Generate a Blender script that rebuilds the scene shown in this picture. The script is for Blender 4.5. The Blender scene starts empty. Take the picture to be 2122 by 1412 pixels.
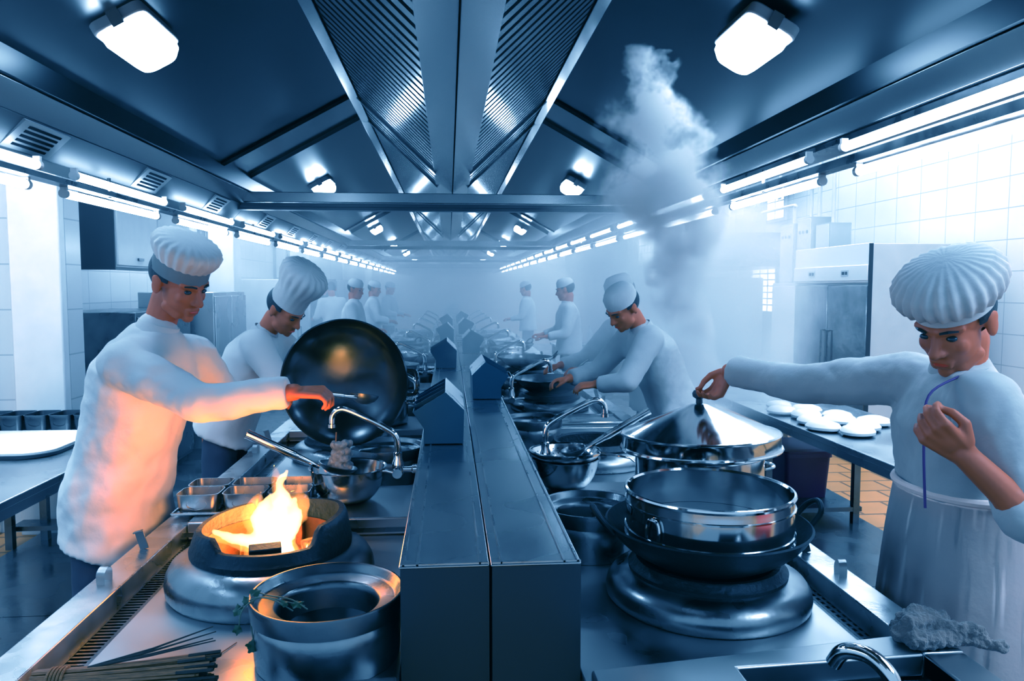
import bpy, bmesh, math, random
from mathutils import Vector as V, Matrix, noise as mnoise
S = bpy.context.scene
C = S.collection
PI = math.pi
random.seed(7)
H = 1.65

# ------------------------------------------------------------------ materials
def nm(name):
    m = bpy.data.materials.new(name); m.use_nodes = True
    nt = m.node_tree; nt.nodes.clear()
    return m, nt, nt.nodes, nt.links

def inp(node, name, val):
    node.inputs[name].default_value = val

def mat(name, col, metal=0.0, rough=0.5, var=0.0, vscale=6.0, bump=0.0, bscale=60.0, rvar=0.0, spec=None, stretch=None, emit=None, estr=0.0, sheen=0.0):
    m, nt, N, L = nm(name)
    o = N.new('ShaderNodeOutputMaterial'); b = N.new('ShaderNodeBsdfPrincipled')
    L.new(b.outputs[0], o.inputs[0])
    inp(b, 'Metallic', metal); inp(b, 'Roughness', rough)
    c4 = (col[0], col[1], col[2], 1) if hasattr(col, '__len__') else (col, col, col, 1)
    inp(b, 'Base Color', c4)
    if spec is not None: inp(b, 'Specular IOR Level', spec)
    if sheen: inp(b, 'Sheen Weight', sheen)
    tc = N.new('ShaderNodeTexCoord'); src = tc.outputs['Object']
    if stretch:
        mp = N.new('ShaderNodeMapping'); mp.inputs['Scale'].default_value = stretch
        L.new(src, mp.inputs[0]); src = mp.outputs[0]
    if var or rvar:
        n = N.new('ShaderNodeTexNoise'); inp(n, 'Scale', vscale); inp(n, 'Detail', 2.5); inp(n, 'Roughness', 0.5)
        L.new(src, n.inputs['Vector'])
        if var:
            r = N.new('ShaderNodeValToRGB')
            r.color_ramp.elements[0].position = 0.25; r.color_ramp.elements[1].position = 0.75
            r.color_ramp.elements[0].color = tuple(max(0, x * (1 - var)) for x in c4[:3]) + (1,)
            r.color_ramp.elements[1].color = tuple(x * (1 + var * .6) for x in c4[:3]) + (1,)
            L.new(n.outputs['Fac'], r.inputs[0]); L.new(r.outputs[0], b.inputs['Base Color'])
        if rvar:
            mr = N.new('ShaderNodeMapRange'); inp(mr, 1, .3); inp(mr, 2, .7); inp(mr, 3, max(.02, rough - rvar)); inp(mr, 4, rough + rvar)
            L.new(n.outputs['Fac'], mr.inputs[0]); L.new(mr.outputs[0], b.inputs['Roughness'])
    if bump:
        n2 = N.new('ShaderNodeTexNoise'); inp(n2, 'Scale', bscale); inp(n2, 'Detail', 4.0)
        L.new(src, n2.inputs['Vector'])
        bp = N.new('ShaderNodeBump'); inp(bp, 'Strength', bump); inp(bp, 'Distance', 0.01)
        L.new(n2.outputs['Fac'], bp.inputs['Height']); L.new(bp.outputs[0], b.inputs['Normal'])
    if emit:
        inp(b, 'Emission Color', tuple(emit) + (1,)); inp(b, 'Emission Strength', estr)
    return m

def emat(name, col, s):
    m, nt, N, L = nm(name)
    o = N.new('ShaderNodeOutputMaterial'); e = N.new('ShaderNodeEmission')
    inp(e, 'Color', tuple(col) + (1,)); inp(e, 'Strength', s); L.new(e.outputs[0], o.inputs[0])
    return m

def tilemat(name, col, mortar, bw, bh, off=0.0, rough=.25, plane='YZ', msize=.012, var=.06):
    m, nt, N, L = nm(name)
    o = N.new('ShaderNodeOutputMaterial'); b = N.new('ShaderNodeBsdfPrincipled'); L.new(b.outputs[0], o.inputs[0])
    inp(b, 'Roughness', rough)
    tc = N.new('ShaderNodeTexCoord'); sp = N.new('ShaderNodeSeparateXYZ'); cb = N.new('ShaderNodeCombineXYZ')
    L.new(tc.outputs['Object'], sp.inputs[0])
    a, c = {'YZ': (1, 2), 'XZ': (0, 2), 'XY': (0, 1), 'YX': (1, 0)}[plane]
    L.new(sp.outputs[a], cb.inputs[0]); L.new(sp.outputs[c], cb.inputs[1])
    br = N.new('ShaderNodeTexBrick'); br.offset = off
    inp(br, 'Scale', 1.0); inp(br, 'Brick Width', bw); inp(br, 'Row Height', bh); inp(br, 'Mortar Size', msize * bh * 2)
    inp(br, 'Color1', tuple(col) + (1,)); inp(br, 'Color2', tuple(x * (1 - var) for x in col) + (1,)); inp(br, 'Mortar', tuple(mortar) + (1,))
    L.new(cb.outputs[0], br.inputs['Vector'])
    n = N.new('ShaderNodeTexNoise'); inp(n, 'Scale', 2.5); inp(n, 'Detail', 5.0); L.new(tc.outputs['Object'], n.inputs['Vector'])
    mx = N.new('ShaderNodeMixRGB'); mx.blend_type = 'MULTIPLY'; inp(mx, 'Fac', var * 2.5)
    L.new(br.outputs['Color'], mx.inputs[1]); L.new(n.outputs['Fac'], mx.inputs[2]); L.new(mx.outputs[0], b.inputs['Base Color'])
    bp = N.new('ShaderNodeBump'); inp(bp, 'Strength', .25); inp(bp, 'Distance', .004); bp.invert = True
    L.new(br.outputs['Fac'], bp.inputs['Height']); L.new(bp.outputs[0], b.inputs['Normal'])
    return m

M = {}
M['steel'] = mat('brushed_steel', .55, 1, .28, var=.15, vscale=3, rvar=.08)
M['deck'] = mat('wet_steel_deck', .52, 1, .36, var=.2, vscale=4, rvar=.12, bump=.06, bscale=12)
M['rail'] = mat('rail_steel', .58, 1, .33, var=.25, vscale=9, rvar=.12, bump=.06, bscale=50)
M['polish'] = mat('polished_steel', .62, 1, .13, var=.12, vscale=7, rvar=.06)
M['chrome'] = mat('chrome', .72, 1, .09, var=.1, vscale=20)
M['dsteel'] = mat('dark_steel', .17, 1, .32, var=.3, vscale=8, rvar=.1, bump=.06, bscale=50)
M['shell'] = mat('burner_shell_steel', .33, 1, .3, var=.35, vscale=9, rvar=.1, bump=.06, bscale=60)
M['wrink'] = mat('wrinkled_steel_door', .42, 1, .16, var=.3, vscale=4, bump=.5, bscale=5)
M['iron'] = mat('cast_iron', .018, .3, .5, var=.5, vscale=18, bump=.35, bscale=70)
M['wok'] = mat('seasoned_wok_iron', .012, .1, .2, var=.5, vscale=10, rvar=.07, bump=.06, bscale=14, spec=.8)
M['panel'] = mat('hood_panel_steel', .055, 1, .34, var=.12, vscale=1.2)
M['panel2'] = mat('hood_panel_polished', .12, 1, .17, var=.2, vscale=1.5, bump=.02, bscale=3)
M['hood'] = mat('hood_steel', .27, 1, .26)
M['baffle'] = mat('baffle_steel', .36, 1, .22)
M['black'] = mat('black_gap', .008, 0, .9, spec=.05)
M['gasket'] = mat('dark_gasket', .02, 0, .5)
M['white'] = mat('white_enamel', .8, 0, .3, var=.05)
M['board'] = mat('white_plastic', .88, 0, .22)
M['grey'] = mat('grey_enamel', .38, 0, .4, var=.08)
M['lgrey'] = mat('pale_grey_enamel', .6, 0, .35, var=.06)
M['console'] = mat('console_steel', .5, 1, .3, var=.12, vscale=2.5, rvar=.08)
M['endpanel'] = mat('console_end_panel', .05, .6, .42, var=.12, vscale=3)
M['caddy'] = mat('caddy_blue_steel', (.035, .085, .12), .7, .4, var=.15, vscale=6)
M['plate'] = mat('wet_floor_plate', .3, .9, .24, var=.35, vscale=3, rvar=.12, bump=.15, bscale=9)
M['floor'] = tilemat('terracotta_floor', (.85, .36, .085), (.34, .13, .035), .30, .30, .5, .35, 'XY', .02, .12)
M['wtile'] = tilemat('white_wall_tile', (.86, .86, .86), (.6, .6, .6), .45, .30, 0, .2, 'YZ', .008, .03)
M['wtilex'] = tilemat('pale_wall_tile', (.72, .72, .72), (.5, .5, .5), .6, .30, 0, .25, 'XZ', .008, .03)
M['paint'] = mat('white_paint', .82, 0, .5, var=.05)
M['cloth'] = mat('white_cotton', .66, 0, .9, var=.08, vscale=5, bump=.25, bscale=25, sheen=.2)
M['cloth2'] = mat('pale_blue_cotton', .46, 0, .9, var=.1, vscale=5, bump=.25, bscale=25, sheen=.2)
M['apron'] = mat('pale_apron', (.9, .74, .68), 0, .9, var=.12, vscale=4, bump=.25, bscale=20)
M['capc'] = mat('cap_cotton', .6, 0, .9, var=.08, vscale=9, bump=.2, bscale=40)
M['capb'] = mat('cap_band', .2, 0, .8)
M['trouser'] = mat('dark_trousers', (.05, .045, .06), 0, .85, var=.2, bump=.2, bscale=30)
M['shoe'] = mat('black_shoes', .02, 0, .4)
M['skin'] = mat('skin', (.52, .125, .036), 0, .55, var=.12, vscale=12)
M['hair'] = mat('black_hair', .012, 0, .5, bump=.3, bscale=120)
M['eye'] = mat('eye', .03, 0, .2)
M['plenum'] = mat('plenum_steel', .10, .9, .45, var=.1, vscale=3)
M['vent'] = mat('vent_plate', .22, .6, .45)
M['sooty'] = mat('sooty_iron', .006, 0, .5, var=.5, vscale=16, bump=.15, bscale=40, spec=.3)
M['lining'] = mat('burnt_lining', (.10, .024, .003), 0, .9, var=.6, vscale=16, bump=.5, bscale=40)
M['lips'] = mat('lips', (.6, .06, .02), 0, .5)
M['cord'] = mat('dark_violet_cord', (.10, .03, .16), 0, .6)
M['shirt'] = mat('white_tshirt', .8, 0, .9, var=.05)
M['navy'] = mat('dark_shirt', .05, 0, .9)
M['violet'] = mat('dark_violet_plastic', (.09, .01, .05), 0, .4)
M['red'] = mat('red_enamel', (.85, .035, .008), 0, .4)
M['gold'] = mat('tan_card', (.7, .33, .06), 0, .5)
M['towel'] = mat('grey_towel', (.26, .185, .15), 0, .95, var=.3, vscale=30, bump=.8, bscale=160, sheen=.4)
M['dough'] = mat('white_dough', .85, 0, .35, var=.05)
M['meat'] = mat('grey_mince', .30, 0, .6, var=.4, vscale=60, bump=.6, bscale=140)
M['bamboo'] = mat('bamboo', (.42, .17, .05), 0, .6, var=.6, vscale=30, stretch=(1, 14, 14))
M['bamboo2'] = mat('burnt_bamboo', (.05, .03, .015), 0, .7, var=.5, vscale=30)
M['leaf'] = mat('herb_leaf', (.05, .09, .03), 0, .5, var=.4, vscale=40)
M['stem'] = mat('herb_stem', (.2, .22, .14), 0, .5)
M['water'] = mat('dark_water', .012, 0, .05, bump=.12, bscale=7, spec=.8)
M['brick'] = mat('fire_brick', (.2, .055, .009), 0, .85, var=.75, vscale=22, bump=.7, bscale=50)
M['tin'] = mat('tin_steel', .5, 1, .26, var=.2, vscale=12, rvar=.06)
M['tube'] = emat('tube_glow', (1, 1, 1), 13.0)
M['lens'] = emat('lens_glow', (1, 1, 1), 28.0)
M['wglow'] = emat('daylight_pane', (1, 1, 1), 3.2)

# firebox: hot bricks
def hotmat(name, c, s):
    m = mat(name, (.12, .035, .006), 0, .9, var=.7, vscale=28, bump=.7, bscale=60)
    nt = m.node_tree; b = [n for n in nt.nodes if n.type == 'BSDF_PRINCIPLED'][0]
    tc = nt.nodes.new('ShaderNodeTexCoord'); n = nt.nodes.new('ShaderNodeTexNoise'); n.inputs['Scale'].default_value = 26; n.inputs['Detail'].default_value = 6
    r = nt.nodes.new('ShaderNodeValToRGB'); r.color_ramp.elements[0].position = .36; r.color_ramp.elements[0].color = (.10, .012, .0, 1)
    r.color_ramp.elements[1].position = .56; r.color_ramp.elements[1].color = tuple(c) + (1,)
    nt.links.new(tc.outputs['Object'], n.inputs['Vector']); nt.links.new(n.outputs['Fac'], r.inputs[0]); nt.links.new(r.outputs[0], b.inputs['Emission Color'])
    b.inputs['Emission Strength'].default_value = s
    return m
M['hot'] = hotmat('glowing_brick', (1, .36, .03), .9)

def flamemat(name, col, k):
    m, nt, N, L = nm(name)
    o = N.new('ShaderNodeOutputMaterial'); e = N.new('ShaderNodeEmission')
    inp(e, 'Color', tuple(col) + (1,)); inp(e, 'Strength', k); L.new(e.outputs[0], o.inputs['Volume'])
    return m
M['core'] = flamemat('flame_core', (1, .5, .13), 130)
M['edge'] = flamemat('flame_edge', (1, .30, .03), 26)

# ------------------------------------------------------------------ mesh helpers
def nb(): return bmesh.new()

def addmesh(bm, vs, fs, Mx=None):
    bv = [bm.verts.new((Mx @ V(v)) if Mx is not None else v) for v in vs]
    for f in fs:
        try: bm.faces.new([bv[i] for i in f])
        except ValueError: pass
    return bv

def box(bm, x0, x1, y0, y1, z0, z1, Mx=None):
    vs = [(x, y, z) for z in (z0, z1) for y in (y0, y1) for x in (x0, x1)]
    fs = [(0, 2, 3, 1), (4, 5, 7, 6), (0, 1, 5, 4), (2, 6, 7, 3), (0, 4, 6, 2), (1, 3, 7, 5)]
    return addmesh(bm, vs, fs, Mx)

def prism(bm, poly, y0, y1, Mx=None):
    n = len(poly)
    vs = [(x, y0, z) for x, z in poly] + [(x, y1, z) for x, z in poly]
    fs = [tuple(range(n)), tuple(range(2 * n - 1, n - 1, -1))] + [(i, n + i, n + (i + 1) % n, (i + 1) % n) for i in range(n)]
    addmesh(bm, vs, fs, Mx)

def slab(bm, poly, z0, z1, Mx=None):
    n = len(poly)
    vs = [(x, y, z0) for x, y in poly] + [(x, y, z1) for x, y in poly]
    fs = [tuple(range(n - 1, -1, -1)), tuple(range(n, 2 * n))] + [(i, (i + 1) % n, n + (i + 1) % n, n + i) for i in range(n)]
    addmesh(bm, vs, fs, Mx)

def lathe(bm, prof, c=(0, 0, 0), n=56, Mx=None, fr=None, fz=None, closed=False):
    """prof (r,z); fr(theta,i)->radius factor; fz(theta,i)->z offset; closed: profile loops"""
    rings = []
    for i, (r, z) in enumerate(prof):
        if r < 1e-6:
            p = V((c[0], c[1], c[2] + z)); rings.append([bm.verts.new(Mx @ p if Mx is not None else p)])
        else:
            ring = []
            for k in range(n):
                t = 2 * PI * k / n; rr = r * (fr(t, i) if fr else 1); zz = z + (fz(t, i) if fz else 0)
                p = V((c[0] + rr * math.cos(t), c[1] + rr * math.sin(t), c[2] + zz))
                ring.append(bm.verts.new(Mx @ p if Mx is not None else p))
            rings.append(ring)
    idx = list(range(len(rings) - 1))
    pairs = [(i, i + 1) for i in idx] + ([(len(rings) - 1, 0)] if closed else [])
    for i, j in pairs:
        A, B = rings[i], rings[j]
        for k in range(n):
            k2 = (k + 1) % n
            if len(A) == 1 and len(B) == 1: continue
            if len(A) == 1: f = [A[0], B[k], B[k2]][::-1]
            elif len(B) == 1: f = [A[k], A[k2], B[0]]
            else: f = [A[k], A[k2], B[k2], B[k]]
            bm.faces.new(f)

def tube(bm, pts, r, n=10, caps=True, Mx=None):
    pts = [V(p) for p in pts]; m = len(pts)
    rs = r if hasattr(r, '__len__') else [r] * m
    t0 = (pts[1] - pts[0]).normalized()
    u = t0.orthogonal().normalized(); rings = []
    for i, p in enumerate(pts):
        t = (pts[min(i + 1, m - 1)] - pts[max(i - 1, 0)]).normalized()
        u = (u - t * u.dot(t)).normalized(); w = t.cross(u)
        ring = []
        for k in range(n):
            a = 2 * PI * k / n
            q = p + (u * math.cos(a) + w * math.sin(a)) * rs[i]
            ring.append(bm.verts.new(Mx @ q if Mx is not None else q))
        rings.append(ring)
    for A, B in zip(rings, rings[1:]):
        for k in range(n): bm.faces.new([A[k], A[(k + 1) % n], B[(k + 1) % n], B[k]])
    if caps:
        bm.faces.new(rings[0][::-1]); bm.faces.new(rings[-1])

def bez(p, n=10):
    """smooth polyline through control points (Catmull-Rom)"""
    p = [V(q) for q in p]; out = []
    for i in range(len(p) - 1):
        a, b, c, d = p[max(i - 1, 0)], p[i], p[i + 1], p[min(i + 2, len(p) - 1)]
        for k in range(n):
            t = k / n
            out.append(.5 * ((2 * b) + (c - a) * t + (2 * a - 5 * b + 4 * c - d) * t * t + (3 * b - a - 3 * c + d) * t ** 3))
    out.append(p[-1]); return out

def ell(bm, c, r, R=None, seg=20, Mx=None):
    r = r if hasattr(r, '__len__') else (r, r, r)
    A = Matrix.Translation(V(c)) @ (R.to_4x4() if R is not None else Matrix.Identity(4)) @ Matrix.Diagonal((r[0], r[1], r[2], 1))
    if Mx is not None: A = Mx @ A
    bmesh.ops.create_uvsphere(bm, u_segments=seg, v_segments=max(8, seg * 2 // 3), radius=1, matrix=A)

def cap(bm, p0, p1, r0, r1, n=14, Mx=None):
    """tapered capsule: closed"""
    p0, p1 = V(p0), V(p1); d = p1 - p0; L = max(d.length, 1e-5); q = d.to_track_quat('Z', 'Y').to_matrix().to_4x4()
    T = Matrix.Translation(p0) @ q
    if Mx is not None: T = Mx @ T
    prof = [(0, -r0)] + [(r0 * math.cos(a), r0 * math.sin(a)) for a in (-1.1, -.7, -.35, 0)] + [(r1 * math.cos(a), L + r1 * math.sin(a)) for a in (0, .35, .7, 1.1)] + [(0, L + r1)]
    lathe(bm, prof, n=n, Mx=T)

def frus(bm, p0, p1, r0, r1, n=16, Mx=None):
    p0, p1 = V(p0), V(p1); d = p1 - p0; q = d.to_track_quat('Z', 'Y').to_matrix().to_4x4(); T = Matrix.Translation(p0) @ q
    if Mx is not None: T = Mx @ T
    lathe(bm, [(0, 0), (r0, 0), (r1, d.length), (0, d.length)], n=n, Mx=T)

def mesh_of(bm, name, sm=35):
    bmesh.ops.recalc_face_normals(bm, faces=bm.faces)
    me = bpy.data.meshes.new(name); bm.to_mesh(me); bm.free()
    for p in me.polygons: p.use_smooth = True
    try: me.set_sharp_from_angle(angle=math.radians(sm))
    except Exception: pass
    return me

def obj(name, bm, m, parent=None, sm=35, bevel=0, loc=None, rot=None):
    o = bpy.data.objects.new(name, mesh_of(bm, name, sm)); C.objects.link(o)
    o.data.materials.append(M[m] if isinstance(m, str) else m)
    if parent is not None: o.parent = parent
    if loc is not None: o.location = loc
    if rot is not None: o.rotation_euler = rot
    if bevel:
        b = o.modifiers.new('edge', 'BEVEL'); b.width = bevel; b.segments = 2; b.limit_method = 'ANGLE'; b.angle_limit = .6
    return o

def tag(o, label=None, cat=None, group=None, kind=None):
    if label: o['label'] = label
    if cat: o['category'] = cat
    if group: o['group'] = group
    if kind: o['kind'] = kind
    return o

def thing(name, label, cat, loc=(0, 0, 0), rz=0, group=None):
    o = bpy.data.objects.new(name, None); C.objects.link(o); o.location = loc; o.rotation_euler = (0, 0, rz); o.empty_display_size = .05
    return tag(o, label, cat, group)

KIDS = {}
def kids(o):
    return [c for c in bpy.data.objects if c.parent == o]

def dup(root, loc, rz=0, label=None, group=None, mirror=False, sc=None):
    r = root.copy(); C.objects.link(r); r.location = loc; r.rotation_euler = (0, 0, rz)
    if mirror: r.scale = (-1, 1, 1)
    if sc: r.scale = sc
    if label: r['label'] = label
    if group: r['group'] = group
    elif 'group' in r.keys() and group == '': del r['group']
    for ch in kids(root):
        c = ch.copy(); C.objects.link(c); c.parent = r
        for g in kids(ch):
            d = g.copy(); C.objects.link(d); d.parent = c
    return r

def struct(name, bm, m, sm=35, bevel=0):
    return tag(obj(name, bm, m, None, sm, bevel), kind='structure')

def remesh(bm, name, m, vox, parent=None, smooth=3, disp=0, dscale=.12, dz=None, up=1):
    me = bpy.data.meshes.new('tmp'); bmesh.ops.recalc_face_normals(bm, faces=bm.faces); bm.to_mesh(me); bm.free()
    o = bpy.data.objects.new('tmp', me); C.objects.link(o)
    r = o.modifiers.new('r', 'REMESH'); r.mode = 'VOXEL'; r.voxel_size = vox; r.use_smooth_shade = True
    if smooth:
        s = o.modifiers.new('s', 'SMOOTH'); s.factor = .5; s.iterations = smooth
    if disp:
        t = bpy.data.textures.new('folds', 'CLOUDS'); t.noise_scale = dscale; t.noise_depth = 2
        d = o.modifiers.new('d', 'DISPLACE'); d.texture = t; d.strength = disp; d.mid_level = .5; d.texture_coords = 'GLOBAL'
        s2 = o.modifiers.new('s2', 'SMOOTH'); s2.factor = .5; s2.iterations = 1
    dg = bpy.context.evaluated_depsgraph_get(); dg.update()
    nme = bpy.data.meshes.new_from_object(o.evaluated_get(dg)); nme.name = name
    bpy.data.objects.remove(o)
    for p in nme.polygons: p.use_smooth = True
    nme.materials.clear(); nme.materials.append(M[m] if isinstance(m, str) else m)
    q = bpy.data.objects.new(name, nme); C.objects.link(q)
    if parent is not None: q.parent = parent
    return q

ORD = ['nearest the camera', 'second from the camera', 'third from the camera', 'fourth from the camera', 'fifth from the camera', 'sixth from the camera', 'seventh from the camera', 'eighth from the camera', 'ninth from the camera', 'tenth from the camera']
def at(x, y, z):
    """survey coordinates -> room coordinates (camera stands turned a little to the aisle axis)"""
    h = H - z
    return V((x + .006 * h, 1.009 * y - .0845 * x - .071 * h, z))

# ================================================================== SETTING
Y0, Y1 = -3.0, 34.0
bm = nb(); box(bm, -7, 5.6, Y0, Y1, -.1, 0); struct('floor', bm, 'floor')
bm = nb(); box(bm, 5.3, 5.45, Y0, Y1, 0, 4.2); struct('wall_right', bm, 'wtile')
bm = nb(); box(bm, -3.45, -3.3, 5.4, Y1, 0, 4.2); struct('wall_left', bm, 'wtile')
bm = nb(); box(bm, -7, -2.52, 5.2, 5.4, 0, 4.2); struct('wall_partition', bm, 'wtilex')
bm = nb(); box(bm, -7, 5.45, Y1, Y1 + .15, 0, 4.2); struct('wall_back', bm, 'paint')
# steel aisle plates of the floor
for k, (xa, xb) in enumerate(((-2.72, -.99), (1.13, 2.9))):
    bm = nb()
    for i in range(14):
        box(bm, xa, xb, -1 + i * 1.6 + .006, .6 + i * 1.6, 0, .014)
    struct('floor_plate_%s' % ('left', 'right')[k], bm, 'plate')
for i, (x, w) in enumerate(((-3.06, .11), (-2.68, .32))):
    bm = nb(); box(bm, x - w / 2, x + w / 2, 5.12, 5.2, 0, 4.2); struct('trim_%d' % (i + 1), bm, 'paint', bevel=.01)
# pillars of the left aisle
for i, y in enumerate((8.8, 13.2, 17.6, 22, 27)):
    bm = nb(); box(bm, -2.72, -2.44, y, y + .3, 0, 4.2); struct('pillar_left_%d' % (i + 1), bm, 'paint', bevel=.01)
for i, y in enumerate((13.4, 17.6, 22)):
    bm = nb(); box(bm, 5.0, 5.3, y, y + .35, 0, 4.2); struct('pillar_right_%d' % (i + 1), bm, 'paint', bevel=.01)

def window(n, x, y0, y1, z0, z1, nx, nz):
    bm = nb(); t = .05
    for (a, b, c, d) in ((y0 - t, y1 + t, z0 - t, z0), (y0 - t, y1 + t, z1, z1 + t), (y0 - t, y0, z0, z1), (y1, y1 + t, z0, z1)):
        box(bm, x - .04, x, a, b, c, d)
    for i in range(1, nx):
        yy = y0 + (y1 - y0) * i / nx; box(bm, x - .025, x - .002, yy - .009, yy + .009, z0, z1)
    for i in range(1, nz):
        zz = z0 + (z1 - z0) * i / nz; box(bm, x - .03, x - .002, y0, y1, zz - .009, zz + .009)
    f = struct('window_%d' % n, bm, 'lgrey')
    bm = nb(); box(bm, x - .012, x - .006, y0, y1, z0, z1); obj('window_pane', bm, 'wglow', f)
window(1, 5.3, 11.75, 12.7, 1.25, 2.08, 3, 8)
window(2, 5.3, 14.6, 16.2, 2.35, 3.2, 5, 4)
window(3, 5.3, 19.0, 20.6, 2.35, 3.2, 5, 4)
window(4, 5.3, 11.5, 12.9, 2.75, 3.3, 4, 4)

# ================================================================== EXHAUST HOOD (one module per bay)
PX, PZ = 1.4, 2.387          # outer low edge of the sloping panels
QX, QZ = .597, 2.829         # inner high edge
GX, GZ = .105, 2.36          # gutter edge
CX = .03
def build_hood(L, seam, label):
    t = thing('exhaust_hood', label, 'range hood', (CX, 0, 0), 0)
    for s in (-1, 1):
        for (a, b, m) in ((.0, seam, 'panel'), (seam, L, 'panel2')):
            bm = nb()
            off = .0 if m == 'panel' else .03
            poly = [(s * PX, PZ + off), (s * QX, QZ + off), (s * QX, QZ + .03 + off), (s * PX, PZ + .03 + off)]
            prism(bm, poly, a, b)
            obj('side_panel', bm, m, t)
        # panel joint strip
        bm = nb(); prism(bm, [(s * PX, PZ - .012), (s * QX, QZ - .012), (s * QX, QZ + .05), (s * PX, PZ + .05)], seam - .05, seam + .02); obj('joint_strip', bm, 'black', t)
        # filter frame rails
        bm = nb(); prism(bm, [(s * (QX + .035), QZ - .03), (s * (QX - .03), QZ - .04), (s * (QX - .03), QZ + .03), (s * (QX + .035), QZ + .03)], 0, L); obj('filter_rail', bm, 'panel2', t, bevel=.004)
        # baffle filters: two per side and bay
        ux, uz = (GX - QX), (GZ - QZ)
        ln = math.hypot(ux, uz); nx, nz = -uz / ln, ux / ln      # downward-ish normal (right side)
        for (a, b) in ((.02, seam - .02), (seam + .02, L - .02)):
            bm = nb(); n = int((b - a) / .1)
            for i in range(n):
                y = a + (b - a) * (i + .5) / n
                for (w, d, e) in ((.03, .0, .012), (.012, .028, .01)):
                    yy = y if d == 0 else y + (b - a) / n / 2
                    p = []
                    for q, f in ((0, d), (1, d), (1, d + e), (0, d + e)):
                        p.append((s * (QX + ux * q - nx * f * -1 * -1), QZ + uz * q - nz * f))
                    prism(bm, p, yy - w, yy + w)
            obj('baffle_filter', bm, 'baffle', t, 30)
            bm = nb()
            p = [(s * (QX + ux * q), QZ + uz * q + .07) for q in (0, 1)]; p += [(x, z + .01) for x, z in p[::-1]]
            prism(bm, p, a, b); obj('filter_light_block', bm, 'black', t)  # black plate added behind the slats to keep their gaps dark
            bm = nb()
            p = [(s * (QX + ux * q), QZ + uz * q - .022) for q in (0, 1)]; p += [(x, z + .03) for x, z in p[::-1]]
            prism(bm, p, b - .03, b + .015); obj('filter_frame', bm, 'panel2', t)
    # keel shaped gutter between the filters
    bm = nb()
    for s in (-1, 1):
        prism(bm, [(s * .003, GZ - .055), (s * (GX + .012), GZ), (s * (GX + .012), GZ + .012), (s * .003, GZ - .04)], 0, L)
    obj('grease_gutter', bm, 'hood', t, bevel=.002)
    bm = nb(); box(bm, -.0028, .0028, 0, L, GZ - .051, GZ - .04); obj('gutter_seam', bm, 'black', t)
    # outer gutters / fascias
    for s in (-1, 1):
        bm = nb(); prism(bm, [(s * 1.385, 2.43), (s * 1.385, 2.31), (s * 1.40, 2.30), (s * 1.47, 2.30), (s * 1.47, 2.43)], 0, L); obj('fascia', bm, 'panel', t)
        bm = nb(); prism(bm, [(s * 1.39, 2.30), (s * 1.395, 2.285), (s * 1.43, 2.215), (s * 1.52, 2.215), (s * 1.52, 2.30)], 0, L); obj('fascia_gutter', bm, 'hood', t, bevel=.003)
    # fresh-air plenum with vent grilles, on the wok side only
    bm = nb(); prism(bm, [(-1.42, 2.212), (-1.51, 2.115), (-1.66, 2.115), (-1.66, 2.212)], 0, L); obj('air_plenum', bm, 'plenum', t, bevel=.003)
    bm = nb(); prism(bm, [(1.44, 2.21), (1.44, 2.19), (1.58, 2.19), (1.58, 2.21)], 0, L); obj('lamp_tray', bm, 'dsteel', t)
    for k in range(int(L / 1.02)):
        y = .75 + k * 1.02
        A = Matrix.Translation((-1.465, y, 2.1635)) @ Matrix.Rotation(math.atan2(.097, .09), 4, 'Y')
        bm = nb(); box(bm, -.004, .005, -.15, .15, -.06, .06, A); g = obj('vent_grille', bm, 'vent', t)
        bm = nb()
        for q in range(5): box(bm, .0045, .0065, -.105, .105, -.044 + q * .0195, -.034 + q * .0195, A)
        obj('vent_slot', bm, 'black', g)
    # cross beam at the end of the bay
    bm = nb(); prism(bm, [(-1.47, GZ - .06), (-1.47, GZ - .13), (1.47, GZ - .13), (1.47, GZ - .06)], L - .06, L - .0)
    obj('cross_beam', bm, 'hood', t, bevel=.004)
    bm = nb(); box(bm, -1.47, 1.47, L - .11, L - .0, GZ - .165, GZ - .14); box(bm, -1.47, 1.47, L - .095, L - .015, GZ - .185, GZ - .165)
    obj('beam_flange', bm, 'panel', t)
    # unseen lid added over the filters, blocking light so the duct is dark
    bm = nb(); box(bm, -QX - .04, QX + .04, 0, L, QZ + .1, QZ + .12); obj('duct_light_block', bm, 'black', t)
    return t
LB = 5.35
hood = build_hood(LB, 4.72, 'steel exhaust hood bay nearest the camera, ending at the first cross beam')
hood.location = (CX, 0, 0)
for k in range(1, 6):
    dup(hood, (CX, k * LB, 0), 0, 'steel exhaust hood bay %s along the line, behind a cross beam' % ORD[k].replace(' from the camera', '') if k < 3 else 'far steel exhaust hood bay lost in the haze', '' if k < 3 else 'far exhaust hood bays')

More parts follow.
